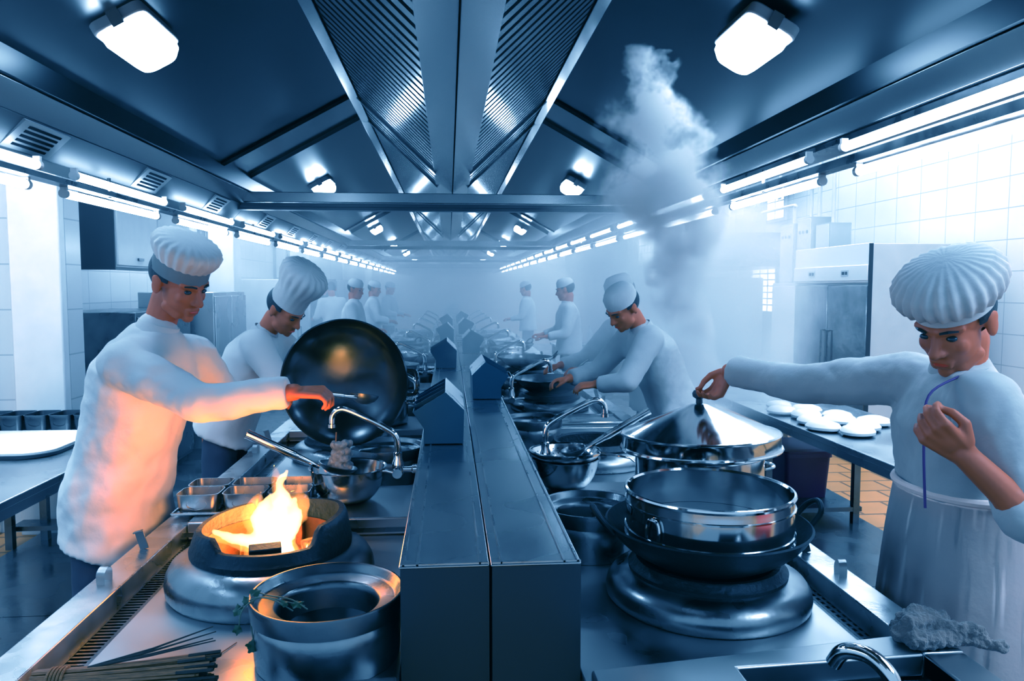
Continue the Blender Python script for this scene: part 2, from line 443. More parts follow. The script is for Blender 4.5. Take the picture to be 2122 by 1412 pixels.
# lamps on the sloping panels
def build_lamp():
    sl = math.atan2(QZ - PZ, PX - QX)
    t = thing('hood_lamp', 'x', 'lamp')
    A = Matrix.Rotation(sl, 4, 'Y')          # right hand panel: rises towards -x
    def rr(hx, hy, r, n=6):
        out = []
        for (cx, cy, a0) in ((hx - r, hy - r, 0), (-hx + r, hy - r, 90), (-hx + r, -hy + r, 180), (hx - r, -hy + r, 270)):
            for k in range(n + 1):
                a = math.radians(a0 + 90 * k / n); out.append((cx + r * math.cos(a), cy + r * math.sin(a)))
        return out
    bm = nb(); slab(bm, rr(.095, .175, .03), -.045, -.002, A); obj('lamp_housing', bm, 'grey', t, bevel=.006)
    bm = nb(); P = [(rr(.086, .165, .045), -.045), (rr(.084, .162, .045), -.075), (rr(.066, .14, .045), -.105)]
    rings = [[bm.verts.new(A @ V((x, y, z))) for x, y in p] for p, z in P]
    for a, b in zip(rings, rings[1:]):
        for i in range(len(a)): bm.faces.new([a[i], a[(i + 1) % len(a)], b[(i + 1) % len(a)], b[i]])
    bm.faces.new(rings[-1]); l = obj('lamp_lens', bm, 'lens', t)
    for s in (-1, 1):
        bm = nb(); box(bm, -.02, .02, s * .176 - .008, s * .176 + .008, -.06, -.005, A); obj('lens_clip', bm, 'chrome', t)
    return t
lamp = build_lamp()
lys = [2.75, 6.6, 11.3, 15.0, 19.2, 23.4]
for i, y in enumerate(lys):
    for s in (-1, 1):
        x = 1.09
        z = PZ + (PX - x) * (QZ - PZ) / (PX - QX)
        p = V((CX - .03 + s * x, y - .05 - .07 * s * x, -.006 + z + (.03 if i in (0, ) and False else -.0)))
        lab = 'glowing oblong hood lamp %s over the %s' % (ORD[i], 'flaming wok burner side' if s < 0 else 'steamer side')
        g = ''
        if i >= 3: lab, g = 'far glowing hood lamp deep in the haze', 'far hood lamps'
        if i == 0 and s > 0:
            o = lamp; o.location = p; o['label'] = lab
        else: o = dup(lamp, p, 0, lab, g, mirror=(s < 0))

# fluorescent tubes: two rows on both sides
def build_tube(L=.9):
    t = thing('fluorescent_tube', 'x', 'tube lamp')
    bm = nb(); tube(bm, [(0, 0, 0), (0, L, 0)], .0165, 12); obj('glowing_tube', bm, 'tube', t)
    for y in (-.02, L):
        bm = nb(); tube(bm, [(0, y, 0), (0, y + .02, 0)], .0175, 12); box(bm, -.012, .012, y + .003, y + .017, .012, .03); obj('tube_mount', bm, 'lgrey', t)
    return t
tb = build_tube(); used = False
rows = [(-1.43, 2.076, 'upper', -1, .45), (-1.47, 2.008, 'lower', -1, .45), (1.40, 2.145, 'upper', 1, .50), (1.45, 2.06, 'lower', 1, .50)]
for (x, z, nm_, s, y0) in rows:
    for k in range(17):
        y = (1.52 if s < 0 else 1.76) + (k - 1) * 1.18 + (.08 if s < 0 else -.12) + .12 - .0845 * x + .071 * (z - H)
        side = 'plenum with vents' if s < 0 else 'steamer side aisle'
        if k < 8: lab, g = 'lit fluorescent tube of the %s row along the %s, %s' % (nm_, side, ORD[k]), ''
        else: lab, g = 'distant lit fluorescent tube of the %s row along the %s' % (nm_, side), 'distant fluorescent tubes, %s row, %s' % (nm_, side)
        if not used: tb.location = (x, y, z); tb['label'] = lab; used = True
        else: dup(tb, (x, y, z), 0, lab, g)
for s, x0, x1, za, zb in ((-1, -1.48, -1.42, 2.032, 2.052), (1, 1.41, 1.47, 2.085, 2.115)):
    bm = nb(); box(bm, x0, x1, .2, 24, za, zb)
    t = tag(obj('lamp_rail', bm, 'dsteel', None), 'long steel batten rail between the tube rows along the ' + ('vented plenum' if s < 0 else 'steamer side of the hood'), 'lamp rail')
    for k in range(8):
        bm = nb(); y = 1.0 + k * 2.36
        tube(bm, [(s * 1.44, y, za - .004), (s * 1.44, y, zb + (.06 if s < 0 else .07))], .008, 8); obj('hanger', bm, 'chrome', t)

# ================================================================== CENTRE CONSOLE (two units back to back)
def console(s, label):
    x0, x1 = (-.108, .084) if s < 0 else (.090, .284)
    yf = 1.585 if s < 0 else 1.575
    zt = 1.05 if s < 0 else 1.053
    t = thing('console_unit', label, 'console', ((x0 + x1) / 2, yf, 0)); w = (x1 - x0) / 2; L = 26
    bm = nb(); box(bm, -w, w, 0, .004, 0, zt - .004); obj('end_panel', bm, 'endpanel', t)
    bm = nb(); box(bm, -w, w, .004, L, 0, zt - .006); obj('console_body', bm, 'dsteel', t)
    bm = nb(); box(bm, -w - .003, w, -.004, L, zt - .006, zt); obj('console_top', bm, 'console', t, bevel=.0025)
    o = -1 if s < 0 else 1
    bm = nb()
    for e in (.004, .034): box(bm, min(o * (w - e), o * (w - e - .005)), max(o * (w - e), o * (w - e - .005)), 0, L, zt, zt + .0035)
    box(bm, min(-o * (w - .018), -o * (w - .022)), max(-o * (w - .018), -o * (w - .022)), 0, L, zt, zt + .003)
    box(bm, -w, w, 0, .004, zt, zt + .003)
    obj('edge_bead', bm, 'rail', t)
    return t
console(-1, 'steel centre console strip on the flaming burner side, under the open fronted caddy')
console(1, 'steel centre console strip on the steamer side, touching its twin along a narrow joint')

# ================================================================== COOKING RANGES
PER = 1.6
def build_range(s, label):
    """s=-1 flaming side (built in place, origin at floor, y = module start)"""
    if s < 0: xi, xd, xg, xr, xo = -.112, -.815, -.88, -.88, -.972
    else: xi, xd, xg, xr, xo = .288, .978, 1.03, 1.03, 1.122
    t = thing('cooking_range', label, 'cooking range')
    X = lambda a, b: (min(a, b), max(a, b))
    L = PER - .004
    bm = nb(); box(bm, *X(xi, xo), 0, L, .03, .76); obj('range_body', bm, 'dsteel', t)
    bm = nb(); box(bm, *X(xi, xd), 0, L, .76, .80); obj('deck', bm, 'deck', t, bevel=.002)
    bm = nb(); box(bm, *X(xr, xo), 0, L, .76, .852); obj('front_rail', bm, 'rail', t, bevel=.003)
    bm = nb(); box(bm, *X(xd, xg), 0, L, .755, .772); obj('drain_channel', bm, 'black', t)
    bm = nb(); n = 92; e = .012 * (1 if s > 0 else -1)
    box(bm, *X(xd, xd + e * .9), 0, L, .772, .797); box(bm, *X(xg - e * .6, xg), 0, L, .772, .797)
    if s < 0:
        for i in range(n):
            y = L * i / n; box(bm, *X(xd + e * .9, xg - e * .6), y, y + L / n * .45, .785, .796)
    else:
        for i in range(60):
            y = L * i / 60; box(bm, *X(xd + e * .9, xg - e * .6), y, y + L / 60 * .42, .785, .796)
        for q in (.33, .66):
            c = xd + (xg - xd) * q; box(bm, c - .004, c + .004, 0, L, .785, .7965)
    obj('drain_grate', bm, 'dsteel', t)
    # raised shelf between the wells
    a, b = 1.02, 1.44
    bm = nb(); box(bm, *X(xi, xr + (.0 if s < 0 else -.0)), a, b, .80, .862); obj('raised_shelf', bm, 'deck', t, bevel=.006)
    bm = nb(); box(bm, *X(xi, xr), a - .004, a, .812, .828); obj('shelf_lip', bm, 'dsteel', t)
    return t
def lug(parent, x, y, kind):
    bm = nb(); z = .852
    if kind == 0:       # inverted U of strip metal
        pts = bez([(0, 0, 0), (0, 0, .03), (.004, .018, .045), (.004, .036, .03), (.004, .036, 0)], 5)
        vs = []; 
        for w in (-.011, .011): vs.append([bm.verts.new((x + w + p.x, y + p.y, z + p.z)) for p in pts])
        for i in range(len(pts) - 1): bm.faces.new([vs[0][i], vs[0][i + 1], vs[1][i + 1], vs[1][i]])
        r = bmesh.ops.solidify(bm, geom=bm.faces[:], thickness=.003)
        return obj('rail_lug', bm, 'rail', parent)
    A = Matrix.Translation((x, y, z)) @ Matrix.Rotation(-.28, 4, 'Y')
    box(bm, -.013, .013, -.002, .002, 0, .06, A); box(bm, -.013, .013, -.014, .002, .056, .06, A)
    return obj('rail_lug', bm, 'dsteel', parent, bevel=.001)
rgL = build_range(-1, 'cooking range with the flaming burner and a wet steel deck')
rgR = build_range(1, 'cooking range with the big steamer burner beside the sink')
lug(rgL, -.935, .52, 0); lug(rgL, -.93, .8, 1)
lug(rgR, 1.07, .62, 1); lug(rgR, 1.075, .42, 0)
ys0L, ys0R = 1.52, 1.5
rgL.location = (0, ys0L, 0); rgR.location = (0, ys0R, 0)
for k in range(1, 8):
    for r, y0, sd in ((rgL, ys0L, 'flaming burner side'), (rgR, ys0R, 'steamer side')):
        lab = 'steel cooking range %s in the row on the %s' % (ORD[k], sd) if k < 4 else 'far steel cooking range of the row on the ' + sd
        dup(r, (0, y0 + k * PER, 0), 0, lab, '' if k < 4 else 'far cooking ranges, ' + sd)

# near end ledges (tops of the next units towards the camera)
bm = nb(); slab(bm, [(-.97, .9), (-.112, .9), (-.112, 1.50), (-.97, 1.43)], .03, .852)
t = tag(obj('end_ledge', bm, 'rail', None, bevel=.004), 'plain steel ledge closing the flaming range beside the bamboo brush', 'worktop')
# sink unit on the right
t = thing('sink_unit', 'steel sink unit with a square basin in front of the steamer burner', 'sink', (0, 0, 0))
xs0, xs1, yb0, yb1 = .60, 1.027, 1.05, 1.475
bm = nb()
slab(bm, [(.292, .9), (xs0, .9), (xs0, yb1), (xs1, yb1 + .02), (xs1, 1.588), (.292, 1.49)], .802, .852)
slab(bm, [(xs1, .9), (1.12, .9), (1.12, 1.497), (xs1, 1.497)], .802, .852)
slab(bm, [(xs0, .9), (xs1, .9), (xs1, yb0), (xs0, yb0)], .80, .852)
obj('sink_top', bm, 'deck', t, bevel=.005)
bm = nb()
box(bm, xs0 - .01, xs0, yb0, yb1, .52, .848); box(bm, xs1, xs1 + .01, yb0, yb1 + .02, .52, .848)
box(bm, xs0, xs1, yb0 - .01, yb0, .52, .848); box(bm, xs0, xs1, yb1, yb1 + .01, .52, .80); box(bm, xs0, xs1, yb0, yb1, .51, .52)
obj('basin', bm, 'dsteel', t)
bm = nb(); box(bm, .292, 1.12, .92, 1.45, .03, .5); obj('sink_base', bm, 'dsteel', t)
t = thing('sink_faucet', 'curved chrome gooseneck faucet over the sink basin', 'faucet', (.862, 1.34, .853))
bm = nb(); tube(bm, bez([(0, 0, 0), (-.004, .008, .035), (-.025, .045, .058), (-.055, .085, .05), (-.068, .105, .015)], 8), .0165, 16); obj('spout', bm, 'chrome', t)
bm = nb(); lathe(bm, [(0, 0), (.03, 0), (.03, .012), (.02, .02), (0, .02)], (0, 0, 0), 24); obj('faucet_base', bm, 'chrome', t)

# ================================================================== SOUP WELLS (ring shaped basins)
def build_well(label, wz=.062):
    t = thing('soup_well', label, 'soup well')
    bm = nb(); lathe(bm, [(0, 0), (.163, 0), (.165, .02), (.167, .08), (.165, .1), (.155, .112), (.115, .112)], n=64); obj('well_body', bm, 'shell', t)
    bm = nb(); lathe(bm, [(.158, .105), (.172, .108), (.174, .148), (.1725, .152), (.169, .152), (.164, .148), (.158, .134), (.151, .129), (.122, .125), (.117, .121), (.112, .108), (.103, .012), (0, .01)], n=64); obj('well_collar', bm, 'dsteel', t)
    bm = nb(); lathe(bm, [(0, wz), (.1066, wz)], n=48); obj('water_surface', bm, 'water', t)
    return t
wl = build_well('round steel well of dark water with a herb sprig on its rim')
wl.location = at(-.282, 1.74, .80) + V((0, .0, 0))
wl.location = (-.283, 1.712, .801)
for k in range(7):
    if k: dup(wl, (-.285, 1.712 + k * PER, .801), 0, 'round steel soup well %s along the flaming side of the console' % ORD[k] if k < 4 else 'far soup well on the flaming side', '' if k < 4 else 'far soup wells')
    y = at(.41, 2.41, .95).y + k * PER
    dup(wl, (.447, y, .801), .7, 'round steel soup well of water half behind the console beside the steamer' if k == 0 else 'round steel soup well %s along the steamer side of the console' % ORD[k] if k < 4 else 'far soup well on the steamer side', '' if k < 4 else 'far soup wells, steamer side', sc=(.9, .9, 1))

# ================================================================== WOK BURNERS
def build_burner(label, open_front, R=.285):
    t = thing('wok_burner', label, 'burner'); q = R / .285
    v = 1 if open_front is not None else .74
    bm = nb(); lathe(bm, [(0, 0), (.278, 0), (.286, .012 * v), (.288, .035 * v), (.284, .058 * v), (.272, .08 * v), (.25, .096 * v), (.225, .105 * v), (.19, .108 * v)], n=72, fr=lambda a, i: q); obj('burner_shell', bm, 'shell', t)
    bm = nb()
    if open_front is not None:
        def top(a, i):
            if i not in (2, 3, 4, 5): return 0
            d = abs((a - open_front + PI) % (2 * PI) - PI)
            e = max(0, min(1, (d - .62) / .16)); e = e * e * (3 - 2 * e)
            d2 = abs((a - 1.75 + PI) % (2 * PI) - PI)
            f = 1 - .75 * max(0, min(1, (.32 - d2) / .08))
            return (.043 * e * f) * (1 + .35 * math.cos(a) + .08 * math.sin(a * 3 + 1))
        fz = top
    else: fz = None
    lathe(bm, [(r_, z_ * v) for r_, z_ in ((.222, .095), (.224, .118), (.212, .128), (.208, .14), (.202, .146), (.188, .146), (.182, .138), (.178, .05), (.178, .02))], n=96, fr=lambda a, i: q, fz=fz); obj('fire_ring', bm, 'iron', t)
    return t
bl = build_burner('steel wok burner with open flames behind its notched iron ring', -1.45)
bl.location = at(-.515, 2.155, .801)
bx = bl.location
# hot interior
bm = nb(); lathe(bm, [(.1775, .138), (.172, .03), (.12, .012), (0, .01)], n=48); obj('firebox_lining', bm, 'lining', bl)
for (a, r, w, h, dpt, tl, mm) in ((2.25, .12, .075, .075, .045, .2, 'hot'), (.55, .125, .085, .075, .05, -.1, 'hot'), (4.0, .12, .09, .085, .035, .35, 'hot'), (5.1, .13, .075, .075, .04, .0, 'hot'), (1.5, .145, .1, .12, .03, 0, 'brick')):
    A = Matrix.Rotation(a, 4, 'Z') @ Matrix.Translation((r, 0, .02 + h / 2)) @ Matrix.Rotation(tl, 4, 'Y') @ Matrix.Rotation(tl * .6, 4, 'X')
    bm = nb(); box(bm, -dpt / 2, dpt / 2, -w / 2, w / 2, -h / 2, h / 2, A); obj('fire_brick', bm, mm, bl, bevel=.004)
A = Matrix.Translation((.008, -.12, .09)) @ Matrix.Rotation(.25, 4, 'Z') @ Matrix.Rotation(.22, 4, 'X')
bm = nb(); box(bm, -.042, .042, -.018, .018, -.075, .062, A); obj('fire_brick', bm, 'iron', bl, bevel=.003)

# the flame itself
fl = thing('flame', 'tall yellow white flame leaping from the open wok burner', 'flame', bx + V((.008, -.0, .066)))
fl.scale = (1.2, 1.2, .95)
def tongue(bm, pts, rs):
    for (p, q, a, b) in zip(pts, pts[1:], rs, rs[1:]): cap(bm, p, q, a, b, 12)
bm = nb()
tongue(bm, bez([(0, 0, 0), (.0, 0, .06), (.005, 0, .12), (.018, 0, .18), (.012, .0, .23), (.03, 0, .27)], 3), [.05 - .0465 * (i / 15) ** .8 for i in range(16)])
tongue(bm, bez([(-.015, 0, .08), (-.03, 0, .13), (-.022, 0, .17), (-.006, 0, .2)], 3), [.035 - .031 * (i / 9) for i in range(10)])
tongue(bm, bez([(.02, 0, .08), (.045, 0, .13), (.042, 0, .16), (.05, 0, .19)], 3), [.03 - .027 * (i / 9) for i in range(10)])
tongue(bm, bez([(-.03, -.01, .05), (-.08, -.02, .075), (-.125, -.02, .09), (-.14, -.02, .105)], 3), [.024 - .021 * (i / 9) for i in range(10)])
tongue(bm, bez([(.015, -.02, .0), (.03, -.05, .03), (.03, -.06, .06)], 3), [.03 - .02 * (i / 6) for i in range(7)])
tongue(bm, bez([(.07, -.04, .0), (.085, -.05, .03), (.083, -.05, .065)], 3), [.014 - .011 * (i / 6) for i in range(7)])
core = remesh(bm, 'flame_core', 'core', .005, fl, 1, .016, .03)
bm = nb()
tongue(bm, bez([(0, .0, .0), (.0, 0, .06), (.005, 0, .13), (.014, 0, .19), (.006, .0, .25), (.0, 0, .29)], 3), [.062 - .057 * (i / 15) ** .8 for i in range(16)])
tongue(bm, bez([(-.02, 0, .08), (-.045, 0, .14), (-.038, 0, .18), (-.03, 0, .21)], 3), [.042 - .038 * (i / 9) for i in range(10)])
tongue(bm, bez([(.02, 0, .1), (.06, 0, .15), (.055, 0, .2), (.06, 0, .24)], 3), [.036 - .033 * (i / 9) for i in range(10)])
tongue(bm, bez([(-.03, -.01, .04), (-.09, -.02, .07), (-.14, -.02, .08), (-.17, -.02, .10)], 3), [.028 - .024 * (i / 9) for i in range(10)])
remesh(bm, 'flame_edge', 'edge', .006, fl, 1, .02, .035)

br = build_burner('domed steel burner under the dark wok and steamer', None, .272)
br.location = at(.698, 2.06, .801)
for k in range(1, 7):
    dup(br, (bx.x, 3.78 + (k - 1) * PER, .801), 0, 'domed wok burner %s on the flaming side' % ORD[k] if k < 4 else 'far wok burner on the flaming side', '' if k < 4 else 'far wok burners')
    dup(br, (.70, br.location.y + k * PER, .801), 0, 'domed wok burner %s on the steamer side' % ORD[k] if k < 4 else 'far wok burner on the steamer side', '' if k < 4 else 'far wok burners, steamer side')
# ================================================================== THINGS ON THE RANGES
# big iron wok with a steamer ring on the right burner
def build_wok(name_label, R=.275, depth=.13, hands=True):
    t = thing('wok', name_label, 'wok')
    prof = []
    for i in range(11):
        a = i / 10; prof.append((R * math.sin(a * 1.25) / math.sin(1.25), depth * (1 - math.cos(a * 1.25)) / (1 - math.cos(1.25))))
    inner = [(r * .985, z + .006) for r, z in prof[::-1]]
    bm = nb(); lathe(bm, prof + [(R + .002, depth + .003)] + inner, n=72); obj('wok_bowl', bm, 'wok', t)
    if hands:
        for s in ((-1, 1) if hands is True else (hands,)):
            bm = nb(); tube(bm, bez([(s * (R - .006), -.045, depth - .012), (s * (R + .03), -.04, depth + .03), (s * (R + .042), 0, depth + .05), (s * (R + .03), .04, depth + .03), (s * (R - .006), .045, depth - .012)], 6), .008, 10)
            obj('loop_handle', bm, 'wok', t)
    return t
bp_ = br.location
wk = build_wok('black iron two-handled wok holding the steel steamer ring')
wk.location = (bp_.x, bp_.y + .005, .876)
for c_ in kids(wk): c_.data.materials[0] = M['sooty']
def build_steamer():
    t = thing('steamer_ring', 'tall polished steel steamer ring standing in the black wok', 'steamer', (bp_.x + .002, bp_.y + .0, .970))
    r, h = .222, .128
    bm = nb(); lathe(bm, [(r - .004, .0), (r, 0), (r, .022), (r + .001, .03), (r + .001, h - .03), (r, h - .02), (r, h), (r - .004, h)], n=96, closed=True); obj('ring_wall', bm, 'polish', t)
    bm = nb(); lathe(bm, [(r - .002, h - .004), (r + .004, h - .006), (r + .006, h), (r + .004, h + .005), (r - .002, h + .006), (r - .005, h)], n=96, closed=True); obj('rolled_rim', bm, 'chrome', t)
    for z in (.006, .026, h - .032):
        bm = nb(); lathe(bm, [(r, z - .004), (r + .005, z - .002), (r + .005, z + .002), (r, z + .004)], n=96); obj('bead_band', bm, 'chrome', t)
    bm = nb(); lathe(bm, [(0, .03), (r - .006, .03), (r - .006, .026), (0, .026)], n=64); obj('steamer_plate', bm, 'dsteel', t)
    for a0 in (-2.55, .6):
        P = []
        for (da, z) in ((-.085, .036), (-.09, .055), (-.075, .075), (-.04, .085), (.04, .085), (.075, .075), (.09, .055), (.085, .036)):
            P.append(((r + .009) * math.cos(a0 + da), (r + .009) * math.sin(a0 + da), z))
        bm = nb(); tube(bm, bez(P, 4), .0045, 8); obj('bail_handle', bm, 'chrome', t)
    return t
stm = build_steamer()

# covered pot behind, lid lifted
pc = at(.875, 2.64, 1.05)
pot = thing('stock_pot', 'broad steel pot under the lifted conical lid', 'pot', (pc.x, pc.y, .863))
bm = nb(); r = .222; lathe(bm, [(0, 0), (r - .02, 0), (r - .004, .012), (r, .03), (r, .205), (r + .006, .21), (r + .004, .216), (r - .004, .214), (r - .006, .03), (0, .02)], n=80); obj('pot_body', bm, 'polish', pot)
bm = nb(); lathe(bm, [(0, .15), (r - .007, .15)], n=60); obj('pot_water', bm, 'water', pot)
bm = nb(); tube(bm, bez([(r, -.05, .15), (r + .035, -.04, .155), (r + .045, 0, .155), (r + .035, .04, .155), (r, .05, .15)], 5), .006, 8); obj('pot_handle', bm, 'chrome', pot)
lid = thing('pot_lid', 'wide conical steel lid being lifted by its knob by the stooping cook', 'lid', (pc.x, pc.y - .01, 1.088))
lid.rotation_euler = (math.radians(-1.5), math.radians(-1.5), 0)
r = .272
bm = nb(); lathe(bm, [(r - .004, 0), (r, 0), (r, .046), (r + .004, .052), (r, .056), (r - .012, .058), (.03, .152), (.0, .158), (0, .152), (.03, .146), (r - .014, .052), (r - .004, .046)], n=96); obj('lid_cone', bm, 'polish', lid)
bm = nb(); lathe(bm, [(r - .002, -.003), (r + .006, -.002), (r + .008, .002), (r + .006, .007), (r - .002, .007)], n=96); obj('lid_rim', bm, 'chrome', lid)
bm = nb(); lathe(bm, [(0, .154), (.012, .154), (.011, .17), (.022, .178), (.024, .19), (.018, .2), (0, .203)], n=24); obj('lid_knob', bm, 'gasket', lid)

# bowls with colander / ladles
def build_bowl(label, loc, R=.135, h=.125):
    t = thing('mixing_bowl', label, 'bowl', loc)
    prof = [(0, .0), (.055, .0), (.062, .004)]
    for i in range(1, 9):
        a = i / 8 * 1.35; prof.append((.062 + (R - .062) * math.sin(a) / math.sin(1.35), .004 + (h - .004) * (1 - math.cos(a)) / (1 - math.cos(1.35))))
    inn = [(max(0, r - .003), z + .002) for r, z in prof[::-1]][:-2] + [(0, .006)]
    bm = nb(); lathe(bm, prof + [(R + .006, h + .001), (R + .007, h + .004), (R + .002, h + .005)] + inn, n=72); obj('bowl_shell', bm, 'polish', t)
    return t
b1 = at(-.378, 2.75, .865); b1 = V((b1.x, b1.y, .8635))
build_bowl('polished steel bowl with ladles under the swing tap on the flaming side', b1)
b2 = at(.445, 2.93, .865); b2 = V((b2.x, b2.y, .8635))
build_bowl('polished steel bowl holding the perforated colander on the steamer side', b2, .132, .118)

def build_colander(loc):
    t = thing('colander', 'perforated round steel colander sitting in a bowl beside the tap', 'colander', loc)
    R = .135; prof = []
    for i in range(9):
        a = i / 8 * 1.3; prof.append((R * math.sin(a) / math.sin(1.3), .085 * (1 - math.cos(a)) / (1 - math.cos(1.3))))
    bm = nb(); lathe(bm, prof + [(R, .088)] + [(max(0, r - .003), z + .003) for r, z in prof[::-1]], n=72); obj('colander_bowl', bm, 'polish', t)
    bm = nb(); lathe(bm, [(R - .002, .083), (R + .006, .085), (R + .006, .093), (R - .002, .095)], n=72, closed=True); obj('colander_rim', bm, 'chrome', t)
    bm = nb()
    for i in range(2, 8):
        a = i / 8 * 1.3; rr = R * math.sin(a) / math.sin(1.3); zz = .085 * (1 - math.cos(a)) / (1 - math.cos(1.3)) + .0045
        for k in range(int(rr * 300)):
            th = 2 * PI * k / int(rr * 300)
            A = Matrix.Translation(((rr - .004) * math.cos(th), (rr - .004) * math.sin(th), zz)) @ Matrix.Rotation(th, 4, 'Z') @ Matrix.Rotation(-a, 4, 'Y')
            bmesh.ops.create_circle(bm, cap_ends=True, segments=6, radius=.0022, matrix=A)
    obj('drain_holes_pattern', bm, 'black', t)
    for dy in (-.012, .012):
        bm = nb(); tube(bm, [(R * .95, dy - .04, .088), (R + .10, dy - .075, .075), (R + .12, dy - .08, .06)], .003, 8); obj('wire_handle', bm, 'chrome', t)
    return t
build_colander(b2 + V((0, 0, .058)))

def ladle(label, bowl_c, tip, Rb=.062, rh=.0145, mt='polish', dark='dsteel'):
    """bowl centre (rim plane), tip = far end of the handle"""
    bowl_c, tip = V(bowl_c), V(tip)
    t = thing('ladle', label, 'ladle', bowl_c)
    d = tip - bowl_c; hd = V((d.x, d.y, 0)).normalized()
    tl = Matrix.Rotation(.25, 4, hd.cross(V((0, 0, 1))))
    prof = []
    for i in range(8):
        a = i / 7 * 1.3; prof.append((Rb * math.sin(a) / math.sin(1.3), -.032 + .032 * (1 - math.cos(a)) / (1 - math.cos(1.3))))
    bm = nb(); lathe(bm, prof + [(Rb + .001, .002)] + [(max(0, r - .003), z + .003) for r, z in prof[::-1]], n=40, Mx=tl); obj('ladle_bowl', bm, dark, t)
    s0 = hd * Rb * .95; e = d
    p1 = s0 + (e - s0) * .12; p2 = s0 + (e - s0) * .3
    bm = nb(); tube(bm, [s0, p1, p2], [.008, .0095, rh * .8], 12); obj('ladle_neck', bm, mt, t)
    bm = nb(); tube(bm, [p2, p2 + (e - p2) * .08, e], [rh * .8, rh, rh], 16, caps=False)
    n_ = (e - p2).normalized(); tube(bm, [e, e - n_ * .05], [rh * .82, rh * .82], 16); tube(bm, [e - n_ * .002, e + n_ * .002], [rh * 1.06, rh * 1.06], 16, caps=False); obj('ladle_handle', bm, mt, t)
    return t
ld1c = b1 + V((-.035, -.005, .134))
ladle('steel ladle heaped with grey mince resting on the bowl, thick tube handle', ld1c, at(-.712, 2.62, 1.135), .07, .0165)
ladle('steel ladle leaning in the colander, thick tube handle pointing up', b2 + V((.035, .02, .148)), at(.79, 2.98, 1.155), .05, .0155)

# mince heap
bm = nb(); random.seed(3)
for i in range(130):
    a = random.random() * 2 * PI; z = random.random(); rr = (.044 - .012 * z) * math.sqrt(random.random())
    ell(bm, (rr * math.cos(a), rr * math.sin(a), .0 + .1 * z), .007 + .007 * random.random(), seg=8)
ell(bm, (0, 0, .045), (.036, .036, .05))
o = remesh(bm, 'minced_meat', 'meat', .003, None, 1, .006, .012); o.location = ld1c + V((.012, -.005, -.012))
tag(o, 'rough grey heap of minced meat piled in the ladle', 'minced meat')
bm = nb(); tube(bm, [(0, 0, 0), (.002, 0, .04)], .0022, 8)
o = obj('skewer', bm, 'bamboo', None); o.location = ld1c + V((-.005, -.01, .085)); tag(o, 'thin wooden skewer sticking up out of the grey mince', 'skewer')

# seasoning tins on a tray
def rrect(hx, hy, r, n=5):
    out = []
    for (cx, cy, a0) in ((hx - r, hy - r, 0), (-hx + r, hy - r, 90), (-hx + r, -hy + r, 180), (hx - r, -hy + r, 270)):
        for k in range(n + 1):
            a = math.radians(a0 + 90 * k / n); out.append((cx + r * math.cos(a), cy + r * math.sin(a)))
    return out
def skin_rings(bm, rings, Mx=None, capb=True, capt=False):
    R_ = [[bm.verts.new((Mx @ V(p)) if Mx is not None else V(p)) for p in r] for r in rings]
    for a, b in zip(R_, R_[1:]):
        for i in range(len(a)): bm.faces.new([a[i], a[(i + 1) % len(a)], b[(i + 1) % len(a)], b[i]])
    if capb: bm.faces.new(R_[0][::-1])
    if capt: bm.faces.new(R_[-1])
def build_tin(w, d, h, label, m='tin'):
    t = thing('seasoning_tin', label, 'tin')
    rr = lambda s, z: [(x, y, z) for x, y in rrect(w / 2 * s, d / 2 * s, .024)]
    bm = nb(); skin_rings(bm, [rr(.9, 0), rr(.94, .006), rr(1, h), rr(1.025, h), rr(1.025, h + .003), rr(.985, h + .003), rr(.92, .01)], None, True, True); obj('tin_wall', bm, m, t)
    A = Matrix.Translation((0, -d / 2 * .965 - .0005, h * .5)) @ Matrix.Rotation(-.055 * PI / 2, 4, 'X') @ Matrix.Rotation(PI / 2, 4, 'X')
    bm = nb(); tube(bm, [A @ V((.034 * math.cos(a * PI / 12), .019 * math.sin(a * PI / 12), 0)) for a in range(25)], .0014, 6, caps=False); obj('pressed_oval', bm, m, t)
    return t
tc_ = at(-.725, 2.71, .865)
tr = thing('tin_tray', 'low steel tray under the six seasoning tins beside the flames', 'tray', (tc_.x, tc_.y, .8635))
bm = nb(); box(bm, -.235, .235, -.125, .125, 0, .003); obj('tray_base', bm, 'dsteel', tr)
bm = nb(); tube(bm, [(-.235, -.127, .006), (.235, -.127, .006), (.235, .127, .006), (-.235, .127, .006), (-.235, -.127, .006)], .0045, 8); obj('tray_rim', bm, 'tin', tr)
tin = None
for j in range(2):
    for i in range(3):
        lab = 'steel seasoning tin, %s, %s of the tray' % (('outermost by the cook', 'middle one', 'one nearest the tap')[i], ('front row', 'back row')[j])
        p = (tc_.x - .155 + i * .155, tc_.y - .062 + j * .122, .8675)
        if tin is None: tin = build_tin(.142, .112, .062, lab); tin.location = p; tin['group'] = 'seasoning tins on the tray'
        else: dup(tin, p, 0, lab, 'seasoning tins on the tray')

